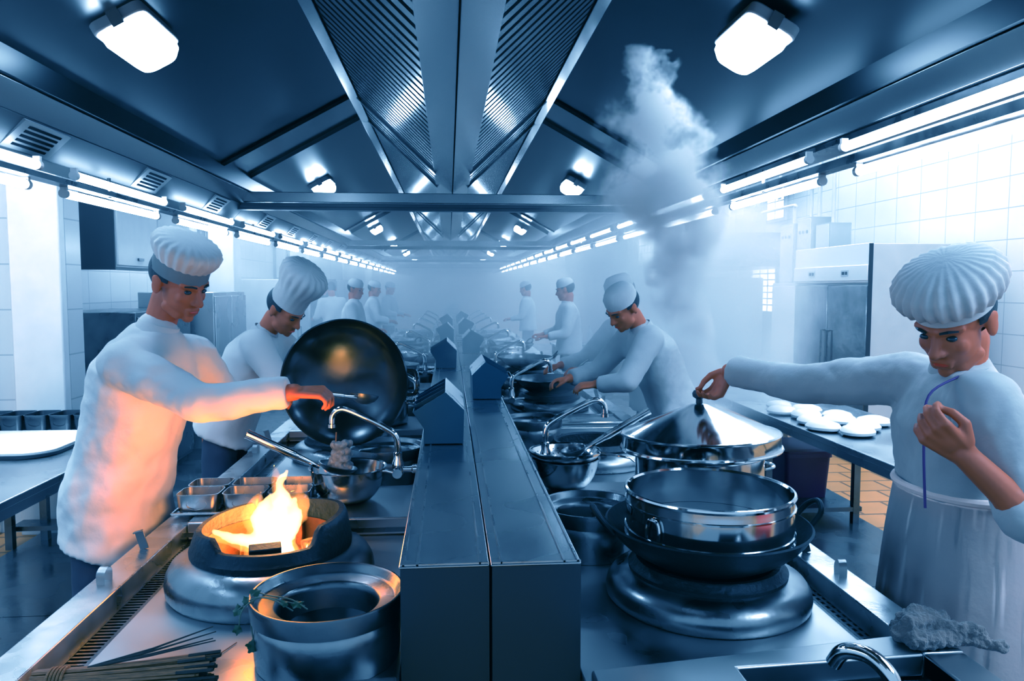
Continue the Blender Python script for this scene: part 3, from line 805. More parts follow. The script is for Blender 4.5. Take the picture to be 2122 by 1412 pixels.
# bamboo wok brush
bb = thing('bamboo_wok_brush', 'bundle of split bamboo, a wok brush lying on the range corner', 'brush', (-.79, 1.535, .856))
bb.scale = (.85, 1, 1)
bb.rotation_euler = (0, 0, math.radians(4))
random.seed(11)
bm = nb()
for i in range(46):
    a = random.random() * 2 * PI; r0 = .024 * math.sqrt(random.random())
    y, z = r0 * math.cos(a), r0 * math.sin(a) * .75
    ln = .30 + .05 * random.random()
    sp = 1.15 + .25 * random.random()
    tube(bm, [(-.06, y, z), (.05, y, z), (ln * .6, y * sp, z * sp), (ln, y * sp * 1.25, z * sp * 1.2 + .003)], [.0042, .0042, .0036, .003], 5)
obj('bamboo_bristle', bm, 'bamboo', bb)
bm = nb()
for i in range(34):
    a = random.random() * 2 * PI; r0 = .028 * math.sqrt(random.random()); y, z = r0 * math.cos(a) * 1.3, r0 * math.sin(a) * .95
    tube(bm, [(.27 + random.random() * .02, y, z + .002), (.33 + random.random() * .035, y * 1.1, z * 1.1 + .004)], .0038, 5)
obj('charred_bristle_tip', bm, 'bamboo2', bb)
bm = nb()
for k in range(5): tube(bm, [(-.02 + k * .008, .027 * math.cos(q * PI / 8), .021 * math.sin(q * PI / 8)) for q in range(17)], .0035, 6, caps=False)
obj('binding', bm, 'bamboo', bb)
for i, (dy, dz, ll) in enumerate(((.035, .028, .34), (.045, .038, .345), (.02, .03, .35), (.055, .045, .335))):
    bm = nb(); tube(bm, [(.06, .005, .018), (.2, dy * .5, .02 + dz * .4), (ll, dy, .02 + dz)], [.003, .0024, .0012], 5); obj('loose_splint', bm, 'bamboo2', bb)
bm = nb(); tube(bm, bez([(0, 0, .002), (.05, .07, .003), (.09, .16, .002)], 5), .0012, 6)
o = obj('bamboo_straw', bm, 'bamboo', None); o.location = (-.60, 1.62, .8005); tag(o, 'single thin brown straw lying on the deck behind the bamboo brush', 'straw')

# herb sprig on the near soup well
hx = V((-.42, 1.655, .955))
hs = thing('herb_sprig', 'wilted dark herb sprig hanging over the near soup well rim', 'herb', hx)
bm = nb()
for pts in ([(.09, .03, -.028), (.05, .015, -.01), (0, .005, .006), (-.035, -.01, -.012), (-.045, -.012, -.05)], [(.07, .0, -.026), (.03, .0, .0), (-.005, .0, .008), (-.03, .01, -.005), (-.05, .0, -.02)], [(.1, .01, -.028), (.06, .03, -.012), (.01, .02, .004), (-.012, .012, .012), (-.02, .01, -.02)], [(-.02, -.012, -.01), (-.018, -.014, -.05), (-.014, -.014, -.085)]):
    tube(bm, bez(pts, 5), .0016, 6)
obj('herb_stem', bm, 'stem', hs)
def leaf(bm, c, s, nrm, rot):
    A = Matrix.Translation(V(c)) @ V(nrm).to_track_quat('Z', 'Y').to_matrix().to_4x4() @ Matrix.Rotation(rot, 4, 'Z')
    pts = []
    for k in range(24):
        a = 2 * PI * k / 24; rr = s * (.62 + .3 * abs(math.cos(a * 2.5)) + .12 * math.cos(a * 10)); pts.append((rr * math.cos(a), rr * math.sin(a) * .85, .15 * s * math.cos(3 * a)))
    c0 = bm.verts.new(A @ V((0, 0, .1 * s))); vs = [bm.verts.new(A @ V(p)) for p in pts]
    for k in range(24): bm.faces.new([c0, vs[k], vs[(k + 1) % 24]])
for (c, s, n_, rt) in (((-.014, -.016, -.095), .02, (0, -1, .2), .4), ((-.048, -.014, -.058), .014, (-.3, -1, .2), 1), ((-.05, 0, -.02), .016, (-.2, -.6, .8), 2), ((-.015, .012, .014), .015, (0, -.5, .8), .3), ((.075, .02, -.02), .016, (.1, -.4, .8), .3), ((.05, .0, -.008), .012, (.1, -.4, .8), 2), ((-.034, .008, -.002), .012, (-.2, -.8, .5), 2.2)):
    bm = nb(); leaf(bm, c, s, n_, rt); obj('herb_leaf', bm, 'leaf', hs)

# ---------------------------------------------------------------- swing taps on the console sides
def build_tap(label):
    """origin at the valve, spout swings towards -x"""
    t = thing('swing_tap', label, 'faucet')
    bm = nb(); tube(bm, bez([(0, 0, .02), (0, 0, .07), (-.008, 0, .115), (-.045, 0, .145), (-.12, .0, .185), (-.185, -.0, .215), (-.215, -.0, .215), (-.235, -.0, .195), (-.238, -.0, .165)], 7), .0125, 16); obj('spout', bm, 'chrome', t)
    bm = nb(); lathe(bm, [(.0125, .15), (.0155, .15), (.0155, .163), (.0125, .163)], (-.238, 0, 0), 20, closed=True); obj('spout_tip', bm, 'chrome', t)
    bm = nb(); lathe(bm, [(0, -.03), (.02, -.028), (.022, -.01), (.022, .015), (.016, .03), (.0165, .052), (.0125, .056)], n=28); obj('valve_body', bm, 'chrome', t)
    bm = nb(); tube(bm, [(0, 0, -.01), (.05, 0, -.01), (.055, 0, -.01), (.095, 0, -.01)], [.012, .012, .017, .017], 16); obj('supply_pipe', bm, 'chrome', t)
    bm = nb(); tube(bm, [(0, -.005, -.012), (0, -.035, -.014), (0, -.036, -.014), (0, -.052, -.016)], [.013, .013, .02, .018], 16); obj('valve_cap', bm, 'chrome', t)
    bm = nb(); tube(bm, [(0, -.045, -.016), (-.04, -.045, -.004), (-.075, -.045, -.004)], [.007, .006, .0055], 10); obj('lever', bm, 'chrome', t)
    return t
tp = build_tap('curved chrome swing tap nearest the camera, over the mince bowl')
p0 = at(-.196, 2.77, .98); tp.location = (p0.x, p0.y, .985)
for k in range(8):
    if k: dup(tp, (p0.x - .0, p0.y + k * PER, .985), 0, 'chrome swing tap %s on the flaming side of the console' % ORD[k] if k < 5 else 'far chrome swing tap on the flaming side', '' if k < 5 else 'far swing taps')
    q = at(.372, 2.95, 1.0)
    dup(tp, (q.x, q.y + k * PER, .985), 0, 'chrome swing tap beside the colander' if k == 0 else 'chrome swing tap %s on the steamer side of the console' % ORD[k] if k < 5 else 'far chrome swing tap on the steamer side', '' if k < 5 else 'far swing taps, steamer side', mirror=True)

# ---------------------------------------------------------------- condiment caddies on the console
def build_caddy(label):
    """profile in x/z; the -x slope is open with divider fins"""
    t = thing('condiment_caddy', label, 'caddy')
    D = .46; th = .0015
    B0, B1, SH, AP, TIP, WA = (-.072, 0), (.078, 0), (.082, .128), (.012, .197), (-.112, .122), (-.072, .06)
    prof = [B0, B1, SH, AP, TIP, WA]
    for y in (0, D):
        bm = nb(); prism(bm, prof, y, y + .003); obj('end_plate', bm, 'caddy', t)
    bm = nb()
    def sheet(a, b, th=.002):
        d = V((b[0] - a[0], b[1] - a[1])).normalized(); n = V((-d.y, d.x)) * th
        prism(bm, [a, b, (b[0] + n.x, b[1] + n.y), (a[0] + n.x, a[1] + n.y)], .003, D)
    sheet(B0, B1); sheet(B1, SH); obj('box_sheet', bm, 'caddy', t)
    bm = nb(); sheet((SH[0] + .002, SH[1] - .002), AP, .003); obj('cover_flap', bm, 'rail', t)
    bm = nb(); sheet(TIP, WA); sheet(WA, B0); obj('front_sheet', bm, 'caddy', t)
    for k in range(1, 4):
        y = D * k / 4; bm = nb()
        prism(bm, [(-.07, .0), (.074, .0), (.078, .118), (.008, .196), (-.118, .126), (-.07, .06)], y, y + .0025); obj('divider_fin', bm, 'caddy', t)
    bm = nb(); prism(bm, [(-.07, .03), (.076, .03), (.076, .032), (-.07, .032)], .004, D - .001); obj('slot_shade_sheet', bm, 'black', t)  # black sheet standing in for the shade inside the open slots
    return t
cd = build_caddy('open fronted steel condiment caddy nearest the camera, on the flaming side console')
q = at(-.03, 2.84, 1.05); cd.location = (q.x, q.y, 1.0545)
for k, y in enumerate((5.5, 8.2, 10.9)):
    dup(cd, (q.x, y, 1.0545), 0, 'steel condiment caddy %s on the flaming side console' % ORD[k + 1], '')
q2 = at(.207, 3.96, 1.05)
for k, y in enumerate((q2.y, 6.7, 9.4, 12.2)):
    dup(cd, (.203, y, 1.0575), 0, 'steel condiment caddy %s on the steamer side console' % ORD[k], '', mirror=True)

# ---------------------------------------------------------------- woks and pots further along
def stand_pot(label):
    t = thing('cooking_pot', label, 'pot')
    r, h = .16, .17
    bm = nb(); lathe(bm, [(0, 0), (r - .012, 0), (r, .012), (r, h - .04), (r + .003, h - .035), (r, h - .03), (r, h), (r + .005, h + .003), (r - .004, h + .003), (r - .006, .02), (0, .015)], n=48); obj('pot_body', bm, 'polish', t)
    bm = nb(); lathe(bm, [(0, h + .004), (r + .004, h + .004), (r + .004, h + .01), (.05, h + .03), (0, h + .032)], n=48); obj('pot_cover', bm, 'steel', t)
    for s in (-1, 1):
        bm = nb(); tube(bm, [(s * r, -.035, h - .03), (s * (r + .03), -.03, h - .03), (s * (r + .03), .03, h - .03), (s * r, .035, h - .03)], .005, 8); obj('side_handle', bm, 'chrome', t)
    return t
PT = stand_pot('covered steel pot behind the big tilted wok, beside the second tap')
PT.location = (-.40, 4.33, .8645)
dup(PT, (-.40, 5.93, .8645), .4, 'covered steel pot two bays behind the tilted wok', '')
dup(PT, (-.41, 7.5, .8645), .4, 'small covered steel pot far along the flaming side', '')
dup(PT, (.575, 7.5, .8645), .8, 'covered steel pot far along the steamer side', '')
wk2 = build_wok('black wok with loop handles and two ladles in it, on the steamer side', .25, .115)
wk2.location = (.70, 5.17, .895)
for k, (x, y, lab) in enumerate(((.70, 6.77, 'black wok on the steamer side burner behind the stooping cooks'), (-.53, 6.98, 'black wok on the flaming side burner far behind the tilted wok'), (.70, 8.37, 'far black wok on the steamer side'), (-.53, 8.58, 'far black wok on the flaming side'), (-.53, 5.38, 'black wok two burners behind the flames'))):
    dup(wk2, (x, y, .895), .3 * k, lab, '')
ladle('thin steel ladle standing in the second wok on the steamer side', (.68, 5.12, .99), (.94, 4.98, 1.16), .055, .008)
ladle('long steel ladle leaning out towards the stooping cooks', (.76, 5.2, .99), (1.09, 4.88, 1.13), .055, .009)
bm = nb(); box(bm, -.2, .2, -.13, .13, 0, .004); 
tr2 = thing('steel_tray', 'flat steel tray on the raised shelf behind the colander', 'tray', (.80, 4.33, .8645)); obj('tray_base', bm, 'steel', tr2)
bm = nb(); tube(bm, [(-.2, -.13, .008), (.2, -.13, .008), (.2, .13, .008), (-.2, .13, .008), (-.2, -.13, .008)], .006, 8); obj('tray_rim', bm, 'chrome', tr2)

# the wok held tilted over the second burner
wt = build_wok('large black iron wok tipped up on edge by the cook, reflecting the flames', .238, .105, 1)
wc = at(-.395, 2.80, 1.292)
f = V((-.06, -1.0, .10)).normalized()
wt.rotation_mode = 'QUATERNION'; wt.rotation_quaternion = f.to_track_quat('Z', 'Y')
wt.location = wc - f * .105

# towel on the corner of the sink unit
random.seed(5)
bm = nb()
for (x0, y0, x1, y1, r, z) in ((-.05, .03, .03, .05, .022, .02), (-.06, .0, .05, .02, .024, .022), (-.05, -.03, .07, -.02, .022, .02), (.0, .02, .10, -.04, .02, .02), (.04, .0, .13, -.06, .016, .014), (-.045, .015, .02, .035, .02, .05), (-.05, -.01, .04, .01, .02, .052), (.0, .0, .09, -.035, .017, .042), (-.03, .01, .01, .02, .016, .066)):
    cap(bm, (x0, y0, z), (x1, y1, z * .9), r, r * .85, 12)
o = remesh(bm, 'towel', 'towel', .003, None, 1, .018, .014); o.location = (1.07, 1.545, .8535)
tag(o, 'crumpled grey cotton towel on the sink corner beside the cook', 'towel')
for v in o.data.vertices:
    if v.co.z < .001: v.co.z = .001

# red crate whose reflection shows in the steel
t = thing('red_crate', 'red crate on a low trolley behind the stooping cook, seen mirrored in the steamer ring', 'crate', (2.3, .72, 0), math.radians(-104))
bm = nb(); box(bm, -.44, .40, -.16, .16, .30, .64); obj('crate_shell', bm, 'red', t, bevel=.01)
bm = nb(); box(bm, .42, .62, -.16, .16, .30, .62); obj('side_board', bm, 'gold', t)
bm = nb(); box(bm, -.46, .64, -.18, .18, .26, .295); obj('trolley_top', bm, 'dsteel', t)
for x in (-.42, .6):
    for y in (-.15, .15):
        bm = nb(); box(bm, x - .02, x + .02, y - .02, y + .02, 0, .26); obj('trolley_leg', bm, 'dsteel', t)

# ================================================================== LEFT PREP TABLE
def prep_table(label, xf, xb, ya, yb, legs, shelf, fx):
    t = thing('prep_table', label, 'table', (0, 0, 0)); s = 1 if xb > xf else -1
    X = lambda a, b: (min(a, b), max(a, b))
    bm = nb(); box(bm, *X(xf, xb), ya, yb, .765, .80); obj('table_top', bm, 'deck' if False else 'steel', t, bevel=.004)
    bm = nb(); box(bm, *X(xf, xf + s * .03), ya, yb, .725, .765); obj('table_apron', bm, 'steel', t)
    for (x, y) in legs:
        bm = nb(); box(bm, x - .022, x + .022, y - .022, y + .022, .0, .765); obj('table_leg', bm, 'dsteel', t)
    for (a, b, c, d) in shelf:
        bm = nb(); box(bm, *X(a, b), c, d, .10, .13); obj('under_shelf', bm, 'dsteel', t)
    return t
prep_table('long steel prep table against the pale tiled wall behind the cook', -1.765, -2.80, 1.4, 5.08, [(-2.76, 4.86), (-2.74, 3.5), (-1.82, 1.5), (-1.82, 4.9), (-2.74, 1.5), (-2.62, 5.0)], [(-1.84, -2.78, 4.9, 5.05)], -1)
prep_table('steel prep table with the white dough pieces, behind the steamer', 2.11, 2.84, 2.2, 6.1, [(2.80, 4.88), (2.80, 2.3), (2.17, 2.3), (2.17, 4.88), (2.80, 6.0), (2.17, 6.0)], [(2.15, 2.84, 4.86, 6.05)], 1)
bb_ = thing('chopping_board', 'large round edged white board on the prep table below the tin row', 'board', (-2.55, 4.12, .801))
bm = nb(); rr = lambda s, z: [(x * s, y * s, z) for x, y in rrect(.56, .30, .14, 8)]
skin_rings(bm, [rr(.97, 0), rr(1, .01), rr(1, .03), rr(.98, .036)], None, True, True); obj('board_slab', bm, 'board', bb_)
bm = nb(); skin_rings(bm, [rr(1.003, -.0), rr(1.012, .004), rr(1.012, .018), rr(1.003, .02)], None, False, False); obj('board_edge', bm, 'gasket', bb_)
tn2 = build_tin(.128, .2, .09, 'x', 'dsteel')
for k in range(7):
    x = -2.72 + k * .14
    lab = 'dark spice tin of the row along the tiled wall, %s' % ('at its outer end', 'second from its end', 'third in', 'fourth in', 'fifth in, behind the cook', 'sixth in, behind the cook', 'at its inner end')[k]
    if k == 0: tn2.location = (x, 4.68, .8015); tn2['label'] = lab; tn2['group'] = 'spice tins along the tiled wall'
    else: dup(tn2, (x, 4.68, .8015), 0, lab, 'spice tins along the tiled wall')

# ================================================================== RIGHT AISLE EQUIPMENT
# two-door refrigerator, front to the aisle
fr = thing('refrigerator', 'tall white double door refrigerator with steel doors beyond the prep table', 'refrigerator', (3.93, 6.75, 0))
W, D, Hh = 1.5, 1.05, 2.06
bm = nb(); box(bm, .03, D, 0, W, .12, Hh); obj('fridge_body', bm, 'lgrey', fr, bevel=.006)
bm = nb(); box(bm, .0, .035, 0, W, 1.69, Hh + .005); box(bm, -.012, 0, 0.0, W, 1.71, 1.86); obj('control_panel', bm, 'board', fr, bevel=.005)
bm = nb(); box(bm, -.0, .04, -.006, .0, .1, Hh); obj('edge_gasket', bm, 'gasket', fr)
for y in (.40, 1.08):
    bm = nb(); box(bm, -.016, -.012, y - .07, y + .07, 1.755, 1.815); d = obj('thermostat', bm, 'lgrey', fr)
    bm = nb(); box(bm, -.018, -.0155, y - .05, y - .015, 1.77, 1.80); box(bm, -.018, -.0155, y + .0, y + .05, 1.77, 1.80); obj('thermostat_dial', bm, 'gasket', d)
for (a, b, hy) in ((.012, W / 2 - .006, W / 2 - .05), (W / 2 + .006, W - .012, W / 2 + .05)):
    bm = nb(); box(bm, .0, .03, a, b, .2, 1.665); d = obj('fridge_door', bm, 'wrink', fr, bevel=.006)
    bm = nb(); tube(bm, [(0, hy, .8), (-.035, hy, .8), (-.035, hy, 1.2), (0, hy, 1.2)], .01, 8); obj('door_handle', bm, 'dsteel', d)
bm = nb(); box(bm, .04, D - .02, .02, W - .02, 0, .12); obj('fridge_plinth', bm, 'gasket', fr)
cb = thing('steel_cupboard', 'pale grey cupboard behind the refrigerator carrying the switch boxes', 'cupboard', (4.25, 8.4, 0))
bm = nb(); box(bm, 0, .7, 0, 1.15, .05, 1.70); obj('cupboard_body', bm, 'lgrey', cb, bevel=.006)
bm = nb(); box(bm, -.014, 0, .02, 1.13, .1, 1.66); obj('cupboard_door', bm, 'white', cb, bevel=.004)
bm = nb(); box(bm, .04, .66, .04, 1.1, 0, .05); obj('cupboard_plinth', bm, 'gasket', cb)
for k, (y0, y1, zt, x) in enumerate(((8.42, 8.75, 2.40, 4.42), (8.78, 9.15, 2.50, 4.38), (9.17, 9.54, 2.45, 4.34))):
    t = thing('switch_box', 'grey electrical switch box %s on the cupboard' % ('nearest the refrigerator', 'with three lamps, middle one', 'with round lamps, farthest one')[k], 'electrical box', (x, y0, 1.702))
    h = zt - 1.702; w_ = y1 - y0
    bm = nb(); box(bm, 0, .26, 0, w_, 0, h); obj('box_body', bm, 'grey', t, bevel=.004)
    bm = nb(); box(bm, -.012, -.001, .012, w_ - .012, .015, h - .015); d = obj('box_door', bm, 'lgrey', t, bevel=.003)
    if k:
        for i in range(3):
            bm = nb(); tube(bm, [(-.012, w_ * (.25 + .25 * i), h * .78), (-.022, w_ * (.25 + .25 * i), h * .78)], .02, 12); obj('indicator_lamp', bm, ('dsteel', 'chrome', 'dsteel')[i], d)
for k, (pts) in enumerate(([(4.55, 8.6, 2.40), (4.55, 8.6, 4.2)], [(4.5, 8.85, 2.5), (4.5, 8.85, 4.2)], [(4.5, 9.05, 2.50), (4.5, 9.05, 2.85), (4.5, 9.1, 2.9), (4.5, 9.9, 2.9), (4.5, 9.95, 2.95), (4.5, 9.95, 4.2)], [(4.45, 9.4, 2.45), (4.45, 9.4, 2.66), (4.45, 9.45, 2.7), (4.45, 10.4, 2.7)])):
    bm = nb(); tube(bm, bez(pts, 4) if k > 1 else pts, .022, 10)
    t = tag(obj('conduit_pipe', bm, 'lgrey', None), 'grey wiring conduit %s' % ('rising from the switch box nearest the refrigerator', 'rising straight from the middle switch box', 'with a double bend above the middle switch box', 'with one low bend from the farthest switch box')[k], 'pipe')
# steam hood and cabinet deeper in the aisle
t = thing('wall_hood', 'dark canopy hood over the steam cabinets in the steamer side aisle', 'range hood', (3.35, 9.95, 1.93))
bm = nb(); x0, x1, y0, y1 = 0, 1.7, 0, 3.2
rA = [(x0, y0, 0), (x1, y0, 0), (x1, y1, 0), (x0, y1, 0)]; rB = [(x0, y0, .09), (x1, y0, .09), (x1, y1, .09), (x0, y1, .09)]; rC = [(x0 + .8, y0 + .5, .5), (x1, y0 + .5, .5), (x1, y1 - .5, .5), (x0 + .8, y1 - .5, .5)]
skin_rings(bm, [rA, rB, rC], None, True, True); obj('hood_canopy', bm, 'dsteel', t)
bm = nb(); box(bm, 1.0, 1.5, 1.2, 1.9, .5, 2.2); obj('hood_duct', bm, 'steel', t)
def cabinet(label, loc, w, d, h, m='lgrey', cat='cabinet', name='steam_cabinet', n=2, rz=0):
    t = thing(name, label, cat, loc, rz)
    bm = nb(); box(bm, 0, d, 0, w, .08, h); obj('cabinet_body', bm, m, t, bevel=.006)
    for i in range(n):
        bm = nb(); box(bm, -.015, 0, w * i / n + .01, w * (i + 1) / n - .01, .12, h - .04); dd = obj('cabinet_door', bm, m, t, bevel=.004)
        bm = nb(); yy = w * (i + (.85 if i % 2 == 0 else .15)) / n; tube(bm, [(-.015, yy, h * .5), (-.04, yy, h * .5), (-.04, yy, h * .62), (-.015, yy, h * .62)], .008, 8); obj('door_handle', bm, 'dsteel', dd)
    bm = nb(); box(bm, .04, d - .04, .04, w - .04, 0, .08); obj('cabinet_plinth', bm, 'gasket', t)
    return t
cabinet('tall pale steam cabinet below the dark canopy hood, nearer one', (3.5, 10.2, 0), 1.2, .9, 1.78)
cabinet('tall pale steam cabinet below the dark canopy hood, farther one', (3.5, 11.6, 0), 1.2, .9, 1.78)
cabinet('white cabinet far down the steamer side aisle', (3.6, 15.2, 0), 1.4, .9, 1.9, 'white')
# far bench with pans
t = thing('dish_bench', 'steel bench crowded with small dishes behind the hazy cooks', 'table', (1.55, 9.2, 0))
bm = nb(); box(bm, 0, .9, 0, 2.2, .77, .8); obj('table_top', bm, 'steel', t)
for x in (.05, .85):
    for y in (.05, 2.15):
        bm = nb(); box(bm, x - .025, x + .025, y - .025, y + .025, 0, .77); obj('table_leg', bm, 'dsteel', t)
bm = nb(); box(bm, .03, .87, .03, 2.17, .25, .28); obj('under_shelf', bm, 'steel', t)
random.seed(21)
ds = None
for k in range(14):
    p = (1.65 + (k % 4) * .22 + random.random() * .05, 9.35 + (k // 4) * .5 + random.random() * .1, .8015)
    if ds is None:
        ds = thing('dish', 'small pale dish on the crowded bench', 'dish', p, 0, 'dishes on the far bench')
        bm = nb(); lathe(bm, [(0, 0), (.05, 0), (.085, .035), (.09, .04), (.08, .035), (.05, .008), (0, .008)], n=24); obj('dish_body', bm, 'board', ds)
        bm = nb(); ell(bm, (0, 0, .02), (.055, .055, .028), seg=12); obj('dish_food', bm, 'dough', ds)
    else: dup(ds, p, 0, 'small pale dish on the crowded bench', 'dishes on the far bench')
bt = thing('sauce_bottle', 'tall pale bottle among the dishes on the far bench', 'bottle', (1.92, 10.9, .8015), 0, 'bottles on the far bench')
bm = nb(); lathe(bm, [(0, 0), (.04, 0), (.042, .01), (.042, .16), (.03, .2), (.014, .22), (.014, .26), (0, .26)], n=20); obj('bottle_body', bm, 'board', bt)
bm = nb(); lathe(bm, [(0, .255), (.017, .255), (.017, .285), (0, .285)], n=16); obj('bottle_cap', bm, 'grey', bt)
for p in ((2.08, 10.95, .8015), (1.72, 10.98, .8015)): dup(bt, p, 0, 'tall pale bottle among the dishes on the far bench', 'bottles on the far bench')

# dough pieces on the prep table
random.seed(9)
dg_ = None
for k, (px, py, sc) in enumerate(((2.33, 4.06, 1), (2.21, 4.22, 1), (2.45, 4.2, .95), (2.24, 4.42, .95), (2.42, 4.42, 1), (2.3, 4.62, 1), (2.5, 4.6, .9), (2.22, 4.8, .95), (2.4, 4.82, 1), (2.6, 4.35, 1), (2.3, 5.02, .9))):
    lab = 'flat round white dough piece on the prep table, %s' % ('nearest the cook', 'second, by the table edge', 'behind the nearest one', 'third along the edge', 'in the middle of the batch', 'fourth along the edge', 'inner one past the middle', 'second last along the edge', 'second last inner one', 'farthest from the edge', 'last one towards the refrigerator')[k]
    if dg_ is None:
        dg_ = thing('dough_piece', lab, 'dough', (px, py, .8012), 0, 'dough pieces on the prep table')
        bm = nb(); lathe(bm, [(0, 0), (.075, .0), (.098, .012), (.1, .026), (.085, .045), (.045, .058), (0, .06)], n=32, fr=lambda a, i: 1 + .05 * math.sin(2 * a) + .03 * math.cos(3 * a + 1)); obj('dough_body', bm, 'dough', dg_)
    else: dup(dg_, (px, py, .8012), k * 1.3, lab, 'dough pieces on the prep table', sc=(sc, sc, sc))
t = thing('storage_crate', 'dark violet plastic crate under the dough table', 'crate', (2.56, 5.32, .1315))
bm = nb(); rr = lambda s, z: [(x * s, y * s, z) for x, y in rrect(.17, .24, .03)]
skin_rings(bm, [rr(.9, 0), rr(1, .3), rr(1.05, .3), rr(1.05, .33), rr(.97, .33), rr(.88, .02)], None, True, True); obj('crate_shell', bm, 'violet', t)
bm = nb(); rr2 = lambda s, z: [(x * s, y * s, z) for x, y in rrect(.168, .238, .03)]
skin_rings(bm, [rr2(1.06, .331), rr2(1.06, .345), rr2(.9, .355)], None, True, True); obj('crate_lid', bm, 'violet', t)

# ================================================================== LEFT AISLE EQUIPMENT
t = thing('wall_cupboard', 'grey hanging wall cupboard behind the tall capped cook', 'cupboard', (-2.5, 5.9, 1.80))
bm = nb(); box(bm, -.45, 0, 0, 1.6, 0, .75); obj('cupboard_body', bm, 'lgrey', t, bevel=.005)
for i in range(2):
    bm = nb(); box(bm, .001, .015, .8 * i + .01, .8 * i + .79, .015, .735); d = obj('cupboard_door', bm, 'lgrey', t, bevel=.003)
    bm = nb(); box(bm, .015, .028, .8 * i + .36, .8 * i + .46, .06, .08); obj('door_pull', bm, 'dsteel', d)
bm = nb(); box(bm, -.45, 0, -.02, -.002, -.02, .76); obj('cupboard_edge', bm, 'gasket', t)
cabinet('steel refrigerator in the wok side aisle behind the tall capped cook', (-2.25, 8.5, 0), 1.1, .7, 1.6, 'steel', 'refrigerator', 'upright_refrigerator', 2, PI)
cabinet('dark steel oven block below the hanging wall cupboard', (-2.45, 7.3, 0), 1.2, .7, 1.45, 'dsteel', 'oven', 'oven_block', 2, PI)
cabinet('pale cabinet past the first pillar of the wok side aisle', (-2.15, 11.6, 0), 1.6, .8, 1.75, 'lgrey', 'cabinet', 'pantry_cabinet', 2, PI)
cabinet('steel cabinet behind the man in the white shirt', (-2.15, 16.6, 0), 2.0, .8, 1.8, 'grey', 'cabinet', 'pantry_cabinet', 2, PI)
cabinet('far white cabinet at the end of the wok side aisle', (-2.2, 21.0, 0), 2.0, .8, 1.7, 'white', 'cabinet', 'pantry_cabinet', 2, PI)
for k, (y, z, w_, h, m, lab) in enumerate(((9.6, 1.95, .5, .55, 'white', 'white notice board on the wall past the first pillar'), (10.6, 1.75, .7, .9, 'grey', 'grey wall panel box beside the white notice board'), (14.5, 1.8, .8, .8, 'lgrey', 'pale wall panel past the second pillar'))):
    t = thing('wall_panel', lab, 'wall panel', (-3.298, y, z))
    bm = nb(); box(bm, 0, .05, 0, w_, 0, h); obj('panel_frame', bm, 'gasket', t)
    bm = nb(); box(bm, .05, .056, .03, w_ - .03, .03, h - .03); obj('panel_face', bm, m, t)
for k, (y, ln) in enumerate(((10.1, 2.3), (15.4, 2.3))):
    bm = nb(); tube(bm, [(-3.2, y, 0), (-3.2, y, 3.2)], .05, 12)
    tag(obj('standpipe', bm, 'dsteel', None), 'dark vertical pipe in the wok side aisle %s' % ('past the first pillar', 'past the second pillar')[k], 'pipe')
# ================================================================== PEOPLE
def hand(bm, w, d, n, ts, curl=(.5, .5, .5, .5), th=.5, sc=1.0):
    """w wrist, d finger direction, n direction the palm faces, ts +1/-1: thumb on the (d x n)*ts side"""
    w, d, n = V(w), V(d).normalized(), V(n); n = (n - d * n.dot(d)).normalized(); s = d.cross(n) * ts
    k = sc
    P = lambda a, b, c: w + d * a * k + s * b * k + n * c * k
    for i, (b, L) in enumerate(((.032, .068), (.011, .076), (-.011, .07), (-.031, .055))):
        base = P(.088 - .004 * abs(i - 1), b, 0)
        cap(bm, P(.0, b * .55, 0), base, .0135 * k, .0115 * k, 10)
        ang = curl[i] * .55; q = base; r0 = .0092
        for j, f in enumerate((.46, .30, .24)):
            ang += curl[i] * (.0 if j == 0 else .62)
            dd = d * math.cos(ang) + n * math.sin(ang) + s * b * .9 * (1 if j == 0 else .4)
            e = q + dd.normalized() * L * f * k
            cap(bm, q, e, r0 * k, (r0 - .0009) * k, 10); q = e; r0 -= .0009
    ell(bm, P(.045, 0, .0), (.03 * k, .03 * k, .016 * k), (Matrix((s, d, n)).transposed()), 12)
    t0 = P(.02, .028, .006); t1 = P(.05, .05, .014 + .012 * th); t2 = P(.078, .052 - .014 * th, .024 + .02 * th); t3 = P(.098, .046 - .03 * th, .03 + .026 * th)
    cap(bm, t0, t1, .015 * k, .0125 * k, 10); cap(bm, t1, t2, .0115 * k, .0105 * k, 10); cap(bm, t2, t3, .0102 * k, .0088 * k, 10)

def frame(fwd, roll=0):
    f = V(fwd).normalized(); r = f.cross(V((0, 0, 1))).normalized(); u = r.cross(f)
    R = Matrix((r, f, u)).transposed()
    return R @ Matrix.Rotation(roll, 3, 'Y')

def head_prims(bm, A):
    ell(bm, (0, -.012, .035), (.076, .094, .083), None, 28, A)
    ell(bm, (0, .028, -.03), (.063, .066, .083), None, 24, A)
    ell(bm, (0, .03, -.085), (.046, .05, .034), None, 20, A)
    ell(bm, (0, .072, -.102), (.021, .018, .017), None, 14, A)
    cap(bm, (0, .088, .008), (0, .111, -.034), .0085, .0125, 12, A)
    for s in (-1, 1):
        ell(bm, (s * .0125, .098, -.037), (.009, .011, .008), None, 12, A)
        cap(bm, (s * .05, .066, .022), (s * .012, .086, .019), .011, .0115, 12, A)
        ell(bm, (s * .039, .06, -.028), (.02, .022, .025), None, 14, A)
        cap(bm, (s * .05, .02, -.075), (s * .03, .055, -.095), .018, .016, 12, A)
        ell(bm, (s * .079, -.012, -.008), (.011, .021, .034), None, 14, A)
        ell(bm, (s * .084, -.018, .008), (.006, .016, .018), None, 10, A)
    cap(bm, (-.02, .086, -.066), (.02, .086, -.066), .008, .008, 10, A)
    cap(bm, (-.017, .085, -.078), (.017, .085, -.078), .0085, .0085, 10, A)

